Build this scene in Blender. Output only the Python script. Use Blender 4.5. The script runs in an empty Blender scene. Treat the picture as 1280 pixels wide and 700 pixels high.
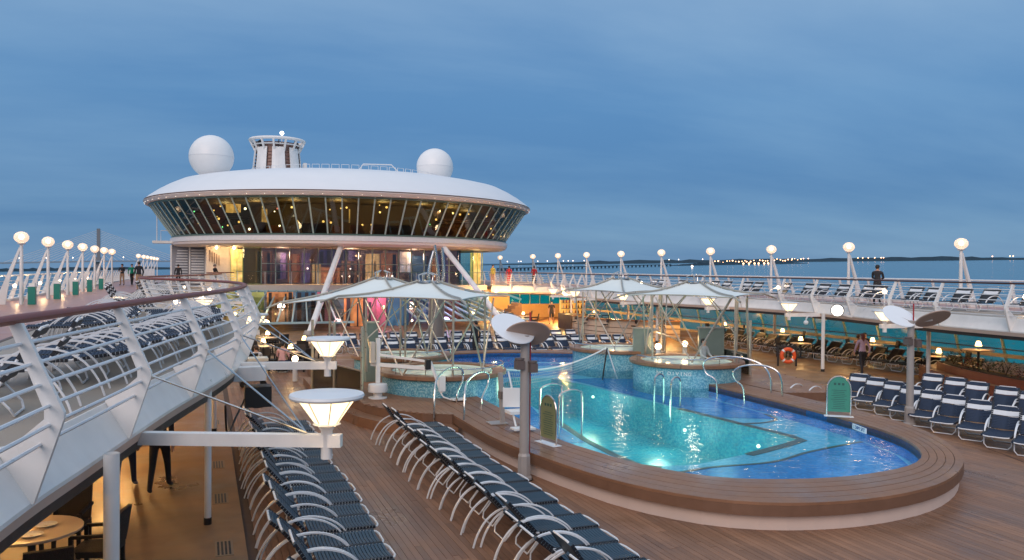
import bpy, bmesh, math, random
from mathutils import Vector, Matrix
from mathutils.geometry import tessellate_polygon
R = math.radians
PI = math.pi
rnd = random.Random(7)
SC = bpy.context.scene
COL = SC.collection

# ------------------------------------------------------------------ camera
CAMZ = 4.3
cam = bpy.data.objects.new('camera', bpy.data.cameras.new('camera'))
COL.objects.link(cam)
cam.data.sensor_width = 36
cam.data.lens = 36 * 1000 / 1280
cam.data.clip_start = 0.1
cam.data.clip_end = 60000
_psi, _pit, _rol = R(21.06), R(0.79), R(0.48)
fw = Vector((math.sin(_psi) * math.cos(_pit), math.cos(_psi) * math.cos(_pit), -math.sin(_pit)))
r0 = Vector((math.cos(_psi), -math.sin(_psi), 0))
u0 = r0.cross(fw)
rt = r0 * math.cos(_rol) + u0 * math.sin(_rol)
up = u0 * math.cos(_rol) - r0 * math.sin(_rol)
cam.matrix_world = Matrix(((rt.x, up.x, -fw.x, 0), (rt.y, up.y, -fw.y, 0), (rt.z, up.z, -fw.z, CAMZ), (0, 0, 0, 1)))
SC.camera = cam

# ------------------------------------------------------------------ sky, sun, exposure
SC.view_settings.view_transform = 'Standard'
SC.view_settings.look = 'None'
SC.view_settings.gamma = 1
SC.view_settings.exposure = 0.3
SC.cycles.use_denoising = True
SC.cycles.max_bounces = 8
SC.cycles.transparent_max_bounces = 16
SC.cycles.caustics_reflective = False
SC.cycles.caustics_refractive = False
SC.cycles.sample_clamp_indirect = 6
W = bpy.data.worlds.new('World')
SC.world = W
W.use_nodes = True
nt = W.node_tree
nt.nodes.clear()
N = nt.nodes.new
Lk = nt.links.new
out = N('ShaderNodeOutputWorld')
bg = N('ShaderNodeBackground')
bg.inputs['Strength'].default_value = 0.1
sky = N('ShaderNodeTexSky')
sky.sky_type = 'NISHITA'
sky.sun_disc = False
sky.sun_elevation = R(7)
sky.sun_rotation = R(215)
sky.air_density = 1.0
sky.dust_density = 0.3
sky.ozone_density = 4.0
tc = N('ShaderNodeTexCoord')
sep = N('ShaderNodeSeparateXYZ')
Lk(tc.outputs['Generated'], sep.inputs[0])
def wmath(op, a, b=None):
    n = N('ShaderNodeMath'); n.operation = op
    for i, v in enumerate((a, b)):
        if v is None: continue
        if isinstance(v, (int, float)): n.inputs[i].default_value = v
        else: Lk(v, n.inputs[i])
    return n.outputs[0]
# stretched cloud layer seen on a plane overhead
zc = wmath('MAXIMUM', sep.outputs['Z'], 0.0)
zc = wmath('ADD', zc, 0.16)
cu = wmath('DIVIDE', sep.outputs['X'], zc)
cv = wmath('DIVIDE', sep.outputs['Y'], zc)
comb = N('ShaderNodeCombineXYZ')
Lk(cu, comb.inputs[0]); Lk(cv, comb.inputs[1])
mp = N('ShaderNodeMapping'); mp.inputs['Scale'].default_value = (0.42, 0.9, 1); mp.inputs['Rotation'].default_value = (0, 0, R(14)); mp.inputs['Location'].default_value = (3.1, 1.7, 0)
Lk(comb.outputs[0], mp.inputs[0])
nz = N('ShaderNodeTexNoise'); nz.inputs['Scale'].default_value = 0.85; nz.inputs['Detail'].default_value = 7; nz.inputs['Roughness'].default_value = 0.56; nz.inputs['Distortion'].default_value = 0.15
Lk(mp.outputs[0], nz.inputs['Vector'])
cr = N('ShaderNodeValToRGB'); cr.color_ramp.elements[0].position = 0.34; cr.color_ramp.elements[1].position = 0.68
Lk(nz.outputs['Fac'], cr.inputs[0])
# overcast veil: brighter with height, bluer towards the horizon
grad = N('ShaderNodeValToRGB')
e = grad.color_ramp.elements
e[0].position = 0.0; e[0].color = (1.15, 2.38, 4.2, 1)
e[1].position = 1.0; e[1].color = (8.2, 9.0, 10.2, 1)
m_ = e.new(0.1); m_.color = (1.08, 2.3, 4.25, 1)
m_ = e.new(0.2); m_.color = (1.4, 2.85, 4.9, 1)
m_ = e.new(0.34); m_.color = (2.15, 3.55, 5.45, 1)
zp = wmath('MAXIMUM', sep.outputs['Z'], 0.0)
Lk(zp, grad.inputs[0])
mixd = N('ShaderNodeMix'); mixd.data_type = 'RGBA'; mixd.blend_type = 'MULTIPLY'
mixd.inputs['Factor'].default_value = 1.0
dk = N('ShaderNodeMix'); dk.data_type = 'RGBA'
dk.inputs['A'].default_value = (0.64, 0.76, 0.86, 1); dk.inputs['B'].default_value = (1.28, 1.15, 1.05, 1)
Lk(cr.outputs['Color'], dk.inputs['Factor'])
Lk(grad.outputs['Color'], mixd.inputs['A']); Lk(dk.outputs['Result'], mixd.inputs['B'])
fin = N('ShaderNodeMix'); fin.data_type = 'RGBA'; fin.inputs['Factor'].default_value = 0.12
Lk(mixd.outputs['Result'], fin.inputs['A']); Lk(sky.outputs['Color'], fin.inputs['B'])
Lk(fin.outputs['Result'], bg.inputs['Color'])
Lk(bg.outputs[0], out.inputs[0])

sl = bpy.data.lights.new('sun', 'SUN')
sl.energy = 1.3; sl.angle = R(40); sl.color = (1.0, 0.8, 0.7)
so = bpy.data.objects.new('sun', sl); COL.objects.link(so)
so.location = (-20, -30, 40)
so.rotation_euler = (R(62), 0, R(-35))

# ------------------------------------------------------------------ materials
MATS = {}
def mat(name, col, rough=0.5, metal=0.0, var=0.12, scale=6.0, bump=0.0, bscale=40.0, spec=None, coat=0.0, stretch=None):
    if name in MATS: return MATS[name]
    m = bpy.data.materials.new(name); m.use_nodes = True
    n = m.node_tree.nodes; l = m.node_tree.links
    b = n['Principled BSDF']
    b.inputs['Roughness'].default_value = rough; b.inputs['Metallic'].default_value = metal
    if spec is not None: b.inputs['Specular IOR Level'].default_value = spec
    if coat: b.inputs['Coat Weight'].default_value = coat
    t = n.new('ShaderNodeTexCoord'); src = t.outputs['Object']
    if stretch:
        mpn = n.new('ShaderNodeMapping'); mpn.inputs['Scale'].default_value = stretch
        l.new(src, mpn.inputs[0]); src = mpn.outputs[0]
    nn = n.new('ShaderNodeTexNoise'); nn.inputs['Scale'].default_value = scale; nn.inputs['Detail'].default_value = 6
    l.new(src, nn.inputs['Vector'])
    mx = n.new('ShaderNodeMix'); mx.data_type = 'RGBA'
    c = col
    mx.inputs['A'].default_value = (c[0] * (1 - var), c[1] * (1 - var), c[2] * (1 - var), 1)
    mx.inputs['B'].default_value = (min(1, c[0] * (1 + var)), min(1, c[1] * (1 + var)), min(1, c[2] * (1 + var)), 1)
    l.new(nn.outputs['Fac'], mx.inputs['Factor']); l.new(mx.outputs['Result'], b.inputs['Base Color'])
    rr = n.new('ShaderNodeMapRange'); rr.inputs['To Min'].default_value = max(0, rough - 0.1); rr.inputs['To Max'].default_value = min(1, rough + 0.12)
    l.new(nn.outputs['Fac'], rr.inputs[0]); l.new(rr.outputs[0], b.inputs['Roughness'])
    if bump:
        bn = n.new('ShaderNodeTexNoise'); bn.inputs['Scale'].default_value = bscale; bn.inputs['Detail'].default_value = 4
        l.new(src, bn.inputs['Vector'])
        bp_ = n.new('ShaderNodeBump'); bp_.inputs['Strength'].default_value = bump; bp_.inputs['Distance'].default_value = 0.02
        l.new(bn.outputs['Fac'], bp_.inputs['Height']); l.new(bp_.outputs[0], b.inputs['Normal'])
    MATS[name] = m
    return m
def emat(name, col, st, base=(0.8, 0.8, 0.8), var=0.0, scale=2.0):
    if name in MATS: return MATS[name]
    m = bpy.data.materials.new(name); m.use_nodes = True
    n = m.node_tree.nodes; l = m.node_tree.links; b = n['Principled BSDF']
    b.inputs['Base Color'].default_value = (*base, 1)
    b.inputs['Emission Color'].default_value = (*col, 1)
    b.inputs['Emission Strength'].default_value = st
    if var:
        t = n.new('ShaderNodeTexCoord'); nn = n.new('ShaderNodeTexNoise'); nn.inputs['Scale'].default_value = scale; nn.inputs['Detail'].default_value = 5
        l.new(t.outputs['Object'], nn.inputs['Vector'])
        r_ = n.new('ShaderNodeMapRange'); r_.inputs['From Min'].default_value = .35; r_.inputs['From Max'].default_value = .7
        r_.inputs['To Min'].default_value = st * (1 - var); r_.inputs['To Max'].default_value = st * (1 + var)
        l.new(nn.outputs['Fac'], r_.inputs[0]); l.new(r_.outputs[0], b.inputs['Emission Strength'])
    MATS[name] = m
    return m
def glass(name, tint, ior=1.45, rough=0.02, boost=1.0, bump=0.0, bscale=3.0, bstretch=(1, 1, 1), bdist=0.05):
    """thin sheet: tinted see-through plus mirror reflection by Fresnel"""
    if name in MATS: return MATS[name]
    m = bpy.data.materials.new(name); m.use_nodes = True
    n = m.node_tree.nodes; l = m.node_tree.links
    n.remove(n['Principled BSDF'])
    o = n['Material Output']
    tr = n.new('ShaderNodeBsdfTransparent'); tr.inputs[0].default_value = (*tint, 1)
    gl = n.new('ShaderNodeBsdfGlossy'); gl.inputs['Roughness'].default_value = rough
    fr = n.new('ShaderNodeFresnel'); fr.inputs[0].default_value = ior
    mm = n.new('ShaderNodeMath'); mm.operation = 'MULTIPLY'; mm.inputs[1].default_value = boost; mm.use_clamp = True
    l.new(fr.outputs[0], mm.inputs[0])
    ms = n.new('ShaderNodeMixShader')
    l.new(mm.outputs[0], ms.inputs[0]); l.new(tr.outputs[0], ms.inputs[1]); l.new(gl.outputs[0], ms.inputs[2])
    l.new(ms.outputs[0], o.inputs['Surface'])
    if bump:
        t = n.new('ShaderNodeTexCoord'); mpn = n.new('ShaderNodeMapping'); mpn.inputs['Scale'].default_value = bstretch
        nn = n.new('ShaderNodeTexNoise'); nn.inputs['Scale'].default_value = bscale; nn.inputs['Detail'].default_value = 3; nn.inputs['Distortion'].default_value = 0.6
        bb = n.new('ShaderNodeBump'); bb.inputs['Strength'].default_value = bump; bb.inputs['Distance'].default_value = bdist
        l.new(t.outputs['Object'], mpn.inputs[0]); l.new(mpn.outputs[0], nn.inputs['Vector']); l.new(nn.outputs['Fac'], bb.inputs['Height'])
        l.new(bb.outputs[0], gl.inputs['Normal']); l.new(bb.outputs[0], fr.inputs['Normal'])
    MATS[name] = m
    return m
def tile_mat(name, cols, size=0.05, rough=0.25):
    """mosaic: random small glazed tiles with pale grout"""
    if name in MATS: return MATS[name]
    m = bpy.data.materials.new(name); m.use_nodes = True
    n = m.node_tree.nodes; l = m.node_tree.links; b = n['Principled BSDF']; b.inputs['Roughness'].default_value = rough
    t = n.new('ShaderNodeTexCoord')
    v = n.new('ShaderNodeTexVoronoi'); v.distance = 'CHEBYCHEV'; v.inputs['Scale'].default_value = 1 / size; v.inputs['Randomness'].default_value = 0.25
    l.new(t.outputs['Object'], v.inputs['Vector'])
    s = n.new('ShaderNodeSeparateColor'); l.new(v.outputs['Color'], s.inputs[0])
    r_ = n.new('ShaderNodeValToRGB'); r_.color_ramp.interpolation = 'CONSTANT'
    el = r_.color_ramp.elements
    el[0].position = 0; el[0].color = (*cols[0], 1); el[1].position = 1 / len(cols); el[1].color = (*cols[1], 1)
    for i in range(2, len(cols)):
        q = el.new(i / len(cols)); q.color = (*cols[i], 1)
    l.new(s.outputs[0], r_.inputs[0]); l.new(r_.outputs[0], b.inputs['Base Color'])
    MATS[name] = m
    return m

WHITE = mat('white_paint', (0.76, 0.745, 0.72), 0.35, var=0.09, scale=2.5, stretch=(1.6, 1.6, .5), bump=0.03, bscale=8)
def island_vary(m, amt):
    """board to board tone differences"""
    n = m.node_tree.nodes; l = m.node_tree.links; b = n['Principled BSDF']; s = b.inputs['Base Color'].links[0].from_socket
    g = n.new('ShaderNodeNewGeometry'); r_ = n.new('ShaderNodeMapRange'); r_.inputs['To Min'].default_value = 1 - amt; r_.inputs['To Max'].default_value = 1 + amt
    v = n.new('ShaderNodeVectorMath'); v.operation = 'SCALE'
    l.new(g.outputs['Random Per Island'], r_.inputs[0]); l.new(s, v.inputs[0]); l.new(r_.outputs[0], v.inputs['Scale']); l.new(v.outputs[0], b.inputs['Base Color'])
def wear(m, amt, scale):
    """broad worn and damp patches: tone and gloss"""
    n = m.node_tree.nodes; l = m.node_tree.links; b = n['Principled BSDF']; s = b.inputs['Base Color'].links[0].from_socket
    t = n.new('ShaderNodeTexCoord'); q = n.new('ShaderNodeTexNoise'); q.inputs['Scale'].default_value = scale; q.inputs['Detail'].default_value = 7; q.inputs['Roughness'].default_value = .62
    l.new(t.outputs['Object'], q.inputs['Vector'])
    r_ = n.new('ShaderNodeMapRange'); r_.inputs['From Min'].default_value = .35; r_.inputs['From Max'].default_value = .65; r_.inputs['To Min'].default_value = 1 - amt; r_.inputs['To Max'].default_value = 1 + amt * .6
    v = n.new('ShaderNodeVectorMath'); v.operation = 'SCALE'
    l.new(q.outputs['Fac'], r_.inputs[0]); l.new(s, v.inputs[0]); l.new(r_.outputs[0], v.inputs['Scale']); l.new(v.outputs[0], b.inputs['Base Color'])
    r2 = n.new('ShaderNodeMapRange'); r2.inputs['From Min'].default_value = .3; r2.inputs['From Max'].default_value = .6; r2.inputs['To Min'].default_value = .22; r2.inputs['To Max'].default_value = .6
    l.new(q.outputs['Fac'], r2.inputs[0]); l.new(r2.outputs[0], b.inputs['Roughness'])
wear(WHITE, .07, 1.1)
WHITE2 = mat('white_tube', (0.72, 0.73, 0.74), 0.3, var=0.06, scale=9)
ALU = mat('pale_aluminium', (0.6, 0.62, 0.64), 0.3, metal=0.55, var=0.08, scale=12)
STEEL = mat('polished_steel', (0.62, 0.6, 0.57), 0.18, metal=1.0, var=0.08, scale=10)
BRONZE = mat('warm_steel_tube', (0.5, 0.44, 0.36), 0.3, metal=0.7, var=0.1, scale=10)
CAPWOOD = mat('varnished_handrail', (0.21, 0.05, 0.03), 0.42, var=0.3, scale=5, stretch=(8, .6, 8), spec=.3)
DECKWOOD = mat('teak_plank', (0.25, 0.127, 0.071), 0.55, var=0.3, scale=3.0, stretch=(6, .35, 6), bump=0.08, bscale=30)
DECKGAP = mat('deck_caulking', (0.085, 0.048, 0.033), 0.7)
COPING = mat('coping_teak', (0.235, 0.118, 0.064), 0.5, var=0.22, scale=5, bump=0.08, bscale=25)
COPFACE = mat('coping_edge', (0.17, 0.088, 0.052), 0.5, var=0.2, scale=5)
SKIRT = mat('pale_skirt', (0.66, 0.52, 0.44), 0.6, var=0.06, scale=2)
TANDECK = mat('tan_coated_deck', (0.25, 0.135, 0.06), 0.3, var=0.42, scale=1.6, bump=0.05, bscale=20)
island_vary(DECKWOOD, .2); wear(DECKWOOD, .22, .55); island_vary(COPING, .12); wear(COPING, .16, .7); wear(TANDECK, .3, .5)
REDDECK = mat('red_walkway', (0.42, 0.2, 0.14), 0.35, var=0.14, scale=1.5)
GREYDECK = mat('grey_deck', (0.33, 0.27, 0.21), 0.5, var=0.12, scale=2)
NAVY = mat('navy_strap', (0.009, 0.024, 0.058), 0.65, var=0.25, scale=14)
SLATE = mat('slate_blue_strap', (0.021, 0.05, 0.078), 0.5, var=0.3, scale=14)
BLACKSTRAP = mat('black_strap', (0.012, 0.014, 0.02), 0.5, var=0.2, scale=14)
WSTRAP = mat('white_strap', (0.66, 0.68, 0.7), 0.6, var=0.08, scale=12)
CANVAS = mat('canopy_canvas', (0.72, 0.77, 0.74), 0.75, var=0.05, scale=2, bump=0.05, bscale=60)
DARKM = mat('dark_metal', (0.03, 0.03, 0.032), 0.45)
BLACK = mat('black_plastic', (0.012, 0.012, 0.013), 0.45)
GREYP = mat('grey_painted_pole', (0.33, 0.3, 0.28), 0.4, var=0.08)
GREYD = mat('shaded_disc', (0.42, 0.3, 0.24), 0.8, var=0.06)  # disc seen from below: its shade and warm deck bounce put into the colour
RED = mat('red_hose', (0.35, 0.015, 0.02), 0.4)
TEAL = mat('teal_bin', (0.0, 0.19, 0.15), 0.4)
WARMLAMP = emat('warm_lamp_glow', (1.0, 0.74, 0.4), 2.0, base=(.5, .4, .3))
GLOBE = emat('globe_glow', (1.0, 0.7, 0.5), 0.5, base=(.6, .52, .46))
_n = GLOBE.node_tree.nodes; _l = GLOBE.node_tree.links       # milky, half see-through: the bulb inside shows
_t = _n.new('ShaderNodeBsdfTransparent'); _m = _n.new('ShaderNodeMixShader'); _m.inputs[0].default_value = .3
_l.new(_n['Principled BSDF'].outputs[0], _m.inputs[1]); _l.new(_t.outputs[0], _m.inputs[2]); _l.new(_m.outputs[0], _n['Material Output'].inputs['Surface'])
BULB = emat('bulb_glow', (1.0, 0.75, 0.45), 7.0)
TABLELAMP = emat('table_lamp_glow', (1.0, 0.62, 0.2), 7.0)
WHITELIGHT = emat('white_flood_glow', (1.0, 0.93, 0.8), 6.0)
MOSAIC = tile_mat('whirlpool_mosaic', [(.1, .3, .4), (.14, .37, .46), (.2, .44, .52), (.08, .26, .36), (.3, .52, .56)], .032)

# ------------------------------------------------------------------ mesh builder
class MB:
    def __init__(s): s.v = []; s.f = []; s.mi = []; s.cur = 0
    def add(s, vs, fs):
        o = len(s.v); s.v += [tuple(p) for p in vs]
        s.f += [tuple(i + o for i in q) for q in fs]; s.mi += [s.cur] * len(fs)
        return s
    def box(s, x0, x1, y0, y1, z0, z1):
        return s.add([(x, y, z) for z in (z0, z1) for x, y in ((x0, y0), (x1, y0), (x1, y1), (x0, y1))],
                     [(3, 2, 1, 0), (4, 5, 6, 7), (0, 1, 5, 4), (1, 2, 6, 5), (2, 3, 7, 6), (3, 0, 4, 7)])
    def bar(s, a, b, w, h, upv=(0, 0, 1)):
        """a rectangular bar from a to b"""
        a = Vector(a); b = Vector(b); d = (b - a).normalized(); u = Vector(upv)
        if abs(d.dot(u)) > .98: u = Vector((1, 0, 0))
        x = d.cross(u).normalized(); y = x.cross(d)
        c = [(-w / 2, -h / 2), (w / 2, -h / 2), (w / 2, h / 2), (-w / 2, h / 2)]
        return s.add([p + x * i + y * j for p in (a, b) for i, j in c],
                     [(0, 1, 2, 3), (7, 6, 5, 4), (0, 4, 5, 1), (1, 5, 6, 2), (2, 6, 7, 3), (3, 7, 4, 0)])
    def tube(s, pts, r, n=8, closed=False, r2=None):
        P = [Vector(p) for p in pts]; k = len(P); rings = []
        ref = None
        for i in range(k):
            if closed: d = P[(i + 1) % k] - P[i - 1]
            else: d = P[min(i + 1, k - 1)] - P[max(i - 1, 0)]
            d.normalize()
            if ref is None: ref = Vector((0, 0, 1)) if abs(d.z) < .9 else Vector((1, 0, 0))
            x = d.cross(ref).normalized(); y = x.cross(d).normalized(); ref = y
            rr = r if r2 is None else r + (r2 - r) * i / (k - 1)
            rings.append([P[i] + x * math.cos(2 * PI * j / n) * rr + y * math.sin(2 * PI * j / n) * rr for j in range(n)])
        vs = [p for q in rings for p in q]; fs = []
        for i in range(k if closed else k - 1):
            for j in range(n):
                a = i * n + j; b = i * n + (j + 1) % n; i2 = (i + 1) % k
                fs.append((a, b, i2 * n + (j + 1) % n, i2 * n + j))
        if not closed: fs += [tuple(range(n))[::-1], tuple((k - 1) * n + j for j in range(n))]
        return s.add(vs, fs)
    def lathe(s, prof, n=24, c=(0, 0), a0=0, a1=2 * PI, cap=False):
        full = abs(a1 - a0 - 2 * PI) < 1e-6; m = n if full else n + 1; k = len(prof)
        vs = [(c[0] + r * math.cos(a0 + (a1 - a0) * i / n), c[1] + r * math.sin(a0 + (a1 - a0) * i / n), z) for i in range(m) for r, z in prof]
        fs = []
        for i in range(n):
            j = (i + 1) % m
            for q in range(k - 1):
                fs.append((i * k + q, j * k + q, j * k + q + 1, i * k + q + 1))
        return s.add(vs, fs)
    def sphere(s, c, r, n=14, m=8, sz=1.0):
        return s.lathe([(max(1e-4, r * math.sin(PI * i / m)), c[2] - r * sz * math.cos(PI * i / m)) for i in range(m + 1)], n, c)
    def poly(s, outer, z, holes=()):
        loops = [[Vector((p[0], p[1], 0)) for p in outer]] + [[Vector((p[0], p[1], 0)) for p in h] for h in holes]
        tris = tessellate_polygon(loops); flat = [p for q in loops for p in q]
        fs = []
        for a, b, c in tris:
            if (flat[b] - flat[a]).cross(flat[c] - flat[a]).z < 0: a, c = c, a
            fs.append((a, b, c))
        return s.add([(p.x, p.y, z) for p in flat], fs)
    def wall(s, path, z0, z1, closed=False, flip=False):
        k = len(path); vs = [(p[0], p[1], z) for p in path for z in (z0, z1)]
        fs = []
        for i in range(k if closed else k - 1):
            j = (i + 1) % k; q = (2 * i, 2 * j, 2 * j + 1, 2 * i + 1)
            fs.append(q[::-1] if flip else q)
        return s.add(vs, fs)
    def prism(s, outer, z0, z1):
        s.poly(outer, z1); k = len(s.f)
        o = MB().poly(outer, z0); s.add(o.v, [q[::-1] for q in o.f])
        area = sum(outer[i - 1][0] * outer[i][1] - outer[i][0] * outer[i - 1][1] for i in range(len(outer)))
        return s.wall(outer, z0, z1, True, area < 0)
    def sweep(s, path, prof, nrm, closed_prof=True, caps=True):
        """profile of (offset, z) swept along a plan path; nrm gives plan normals"""
        k = len(prof); vs = []
        for p, n in zip(path, nrm):
            for o, z in prof: vs.append((p[0] + n[0] * o, p[1] + n[1] * o, z))
        fs = []
        for i in range(len(path) - 1):
            for j in range(k if closed_prof else k - 1):
                j2 = (j + 1) % k
                fs.append((i * k + j, i * k + j2, (i + 1) * k + j2, (i + 1) * k + j))
        if closed_prof and caps:
            fs += [tuple(range(k))[::-1], tuple((len(path) - 1) * k + j for j in range(k))]
        return s.add(vs, fs)
    def mesh(s, name, m, smooth=False, off=(0, 0, 0)):
        me = bpy.data.meshes.new(name)
        me.from_pydata([(p[0] - off[0], p[1] - off[1], p[2] - off[2]) for p in s.v], [], s.f)
        for q in (m if isinstance(m, (list, tuple)) else [m]): me.materials.append(q)
        if any(s.mi): me.polygons.foreach_set('material_index', s.mi)
        if smooth:
            me.polygons.foreach_set('use_smooth', [True] * len(me.polygons))
            try: me.set_sharp_from_angle(angle=R(38))
            except Exception: pass
        me.update()
        return me
    def build(s, name, m, parent=None, smooth=False, off=None):
        if off is None: off = tuple(parent.get('_o', (0, 0, 0))) if parent is not None else (0, 0, 0)
        o = bpy.data.objects.new(name, s.mesh(name, m, smooth, off)); COL.objects.link(o)
        if parent is not None:
            o.parent = parent; o['_o'] = off
        return o
def tag(o, label=None, cat=None, group=None, kind=None):
    if label: o['label'] = label
    if cat: o['category'] = cat
    if group: o['group'] = group
    if kind: o['kind'] = kind
    return o
def thing(name, label, cat, loc=(0, 0, 0), rz=0, group=None, local=False):
    """Empty at the base; parts are given in world coordinates unless local"""
    o = bpy.data.objects.new(name, None); COL.objects.link(o); o.empty_display_size = .2
    o.location = loc; o.rotation_euler = (0, 0, rz)
    o['_o'] = (0, 0, 0) if local else tuple(loc)
    return tag(o, label, cat, group)
def dup(root, loc, rz=0, label=None, group=None, scale=None):
    kids = {}
    def cp(o, par):
        c = o.copy(); COL.objects.link(c)
        if par is not None: c.parent = par
        for ch in o.children: cp(ch, c)
        return c
    r = cp(root, None)
    r.location = loc; r.rotation_euler = (0, 0, rz)
    if scale: r.scale = scale
    if label: r['label'] = label
    if group: r['group'] = group
    return r
def lamp_light(name, parent, loc, energy, col, rad=0.1, spot=None):
    l = bpy.data.lights.new(name, 'SPOT' if spot else 'POINT'); l.energy = energy; l.color = col; l.shadow_soft_size = rad
    if spot: l.spot_size = R(spot); l.spot_blend = .6
    o = bpy.data.objects.new(name, l); COL.objects.link(o)
    o.parent = parent; off = parent.get('_o', (0, 0, 0))
    o.location = (loc[0] - off[0], loc[1] - off[1], loc[2] - off[2])
    return o
def spline(pts, per=6, closed=False):
    P = [Vector((*p, 0) if len(p) == 2 else p) for p in pts]; k = len(P); o = []
    for i in range(k if closed else k - 1):
        if closed: a, b, c, d = P[i - 1], P[i], P[(i + 1) % k], P[(i + 2) % k]
        else: a, b, c, d = P[max(i - 1, 0)], P[i], P[i + 1], P[min(i + 2, k - 1)]
        for j in range(per):
            t = j / per
            o.append(.5 * ((2 * b) + (c - a) * t + (2 * a - 5 * b + 4 * c - d) * t * t + (3 * b - a - 3 * c + d) * t ** 3))
    if not closed: o.append(P[-1])
    return o
def resample(path, n):
    P = [Vector((p[0], p[1], 0)) for p in path]; L = [0]
    for i in range(1, len(P)): L.append(L[-1] + (P[i] - P[i - 1]).length)
    o = []; j = 0
    for i in range(n):
        t = L[-1] * i / (n - 1)
        while j < len(P) - 2 and L[j + 1] < t: j += 1
        f = (t - L[j]) / max(1e-9, L[j + 1] - L[j]); o.append(P[j].lerp(P[j + 1], min(1, f)))
    return o
def normals(path, side=1):
    o = []
    for i in range(len(path)):
        d = Vector(path[min(i + 1, len(path) - 1)]) - Vector(path[max(i - 1, 0)]); d.z = 0; d.normalize()
        o.append((d.y * side, -d.x * side))
    return o
ORD = ['first', 'second', 'third', 'fourth', 'fifth', 'sixth', 'seventh', 'eighth', 'ninth', 'tenth', 'eleventh', 'twelfth', 'thirteenth',
       'fourteenth', 'fifteenth', 'sixteenth', 'seventeenth', 'eighteenth', 'nineteenth', 'twentieth', 'twenty-first', 'twenty-second', 'twenty-third', 'twenty-fourth',
       'twenty-fifth', 'twenty-sixth', 'twenty-seventh', 'twenty-eighth']
# ------------------------------------------------------------------ sea, land, bridges
SEAZ = -27.0
HEEL = math.tan(R(1.26))           # the ship heels a little: in its frame the sea rises to starboard
def sea_z(x, y): return SEAZ + HEEL * x + 0.0006 * y
def az(px, d):
    t = _psi + math.atan((px - 640) / 1000.0)
    return d * math.sin(t), d * math.cos(t)
m = bpy.data.materials.new('sea_water'); m.use_nodes = True
n = m.node_tree.nodes; l = m.node_tree.links; b = n['Principled BSDF']
b.inputs['Base Color'].default_value = (0.03, 0.125, 0.175, 1); b.inputs['Roughness'].default_value = 0.15; b.inputs['IOR'].default_value = 1.33
t = n.new('ShaderNodeTexCoord')
n1 = n.new('ShaderNodeTexNoise'); n1.inputs['Scale'].default_value = 0.35; n1.inputs['Detail'].default_value = 6
mp_ = n.new('ShaderNodeMapping'); mp_.inputs['Scale'].default_value = (1, .45, 1); mp_.inputs['Rotation'].default_value = (0, 0, .5)
l.new(t.outputs['Object'], mp_.inputs[0]); l.new(mp_.outputs[0], n1.inputs['Vector'])
bb = n.new('ShaderNodeBump'); bb.inputs['Strength'].default_value = 0.35; bb.inputs['Distance'].default_value = 0.4
l.new(n1.outputs['Fac'], bb.inputs['Height']); l.new(bb.outputs[0], b.inputs['Normal'])
SEA = m
S = 40000
mb = MB(); mb.add([(x, y, sea_z(x, y)) for x, y in ((-S, -S), (S, -S), (S, S), (-S, S))], [(0, 1, 2, 3)])
tag(mb.build('sea', SEA), kind='structure')

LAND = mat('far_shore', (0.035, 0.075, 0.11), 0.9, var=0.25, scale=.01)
def shore(name, px0, px1, d0, d1, h, label=None):
    mb = MB(); k = 60; top = []; 
    for i in range(k + 1):
        px = px0 + (px1 - px0) * i / k; d = d0 + (d1 - d0) * i / k
        x, y = az(px, d); x2, y2 = az(px, d * 1.06); z = sea_z(x, y); z2 = sea_z(x2, y2)
        hh = h * (.75 + .5 * rnd.random()) * min(1, 4 * i / k + .15, 4 * (k - i) / k + .15)
        top += [(x, y, z - 1), (x, y, z + hh), (x2, y2, z2 + hh * .9), (x2, y2, z2 - 1)]
    fs = []
    for i in range(k):
        for j in range(3): fs.append((i * 4 + j, i * 4 + 4 + j, i * 4 + 5 + j, i * 4 + 1 + j))
    mb.add(top, fs)
    return tag(mb.build(name, LAND), kind='structure')
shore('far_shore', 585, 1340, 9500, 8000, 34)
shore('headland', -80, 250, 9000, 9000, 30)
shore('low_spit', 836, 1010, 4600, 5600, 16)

CONC = mat('hazy_concrete', (0.24, 0.3, 0.36), 0.8, var=0.06, scale=.02)  # fading by distance haze put into the pale blue colour
def bridge_point(px, d, h):
    x, y = az(px, d); return (x, y, sea_z(x, y) + h)
BD = 2400.0
x0, y0 = az(123, BD); ang = math.atan2(x0, y0)
br = thing('cable_stayed_bridge', 'long cable stayed bridge with one tall pylon and pale cable fan across the water', 'bridge', (x0, y0, sea_z(x0, y0)))
def bpnt(u, h, v=0):
    """u metres along the bridge from the pylon"""
    x = x0 + math.cos(ang) * u + math.sin(ang) * v; y = y0 - math.sin(ang) * u + math.cos(ang) * v
    return (x, y, sea_z(x, y) + h)
mb = MB(); mb.bar(bpnt(0, -3), bpnt(0, 58), 9, 12); mb.bar(bpnt(0, 58), bpnt(0, 134), 5.5, 8); mb.build('pylon', mat('pylon_concrete', (.2, .2, .21), .8), br)
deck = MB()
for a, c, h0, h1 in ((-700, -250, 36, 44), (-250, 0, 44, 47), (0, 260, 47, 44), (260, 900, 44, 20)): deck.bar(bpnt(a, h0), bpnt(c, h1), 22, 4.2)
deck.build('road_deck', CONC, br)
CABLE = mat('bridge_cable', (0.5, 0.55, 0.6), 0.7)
for i in range(1, 15):
    for s in (-1, 1):
        u = s * i * 15.5
        c = MB(); c.bar(bpnt(0, 70 + i * 4.3), bpnt(u, 48 - abs(u) * .012), 1.3, 1.3); c.build('stay_cable', CABLE, br)
for u in (-640, -520, -420, -330, -250, 255, 340, 430, 520, 610):
    c = MB(); c.bar(bpnt(u, -2), bpnt(u, 42 if abs(u) < 400 else 32), 3.5, 7); c.build('pier', CONC, br)
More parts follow.
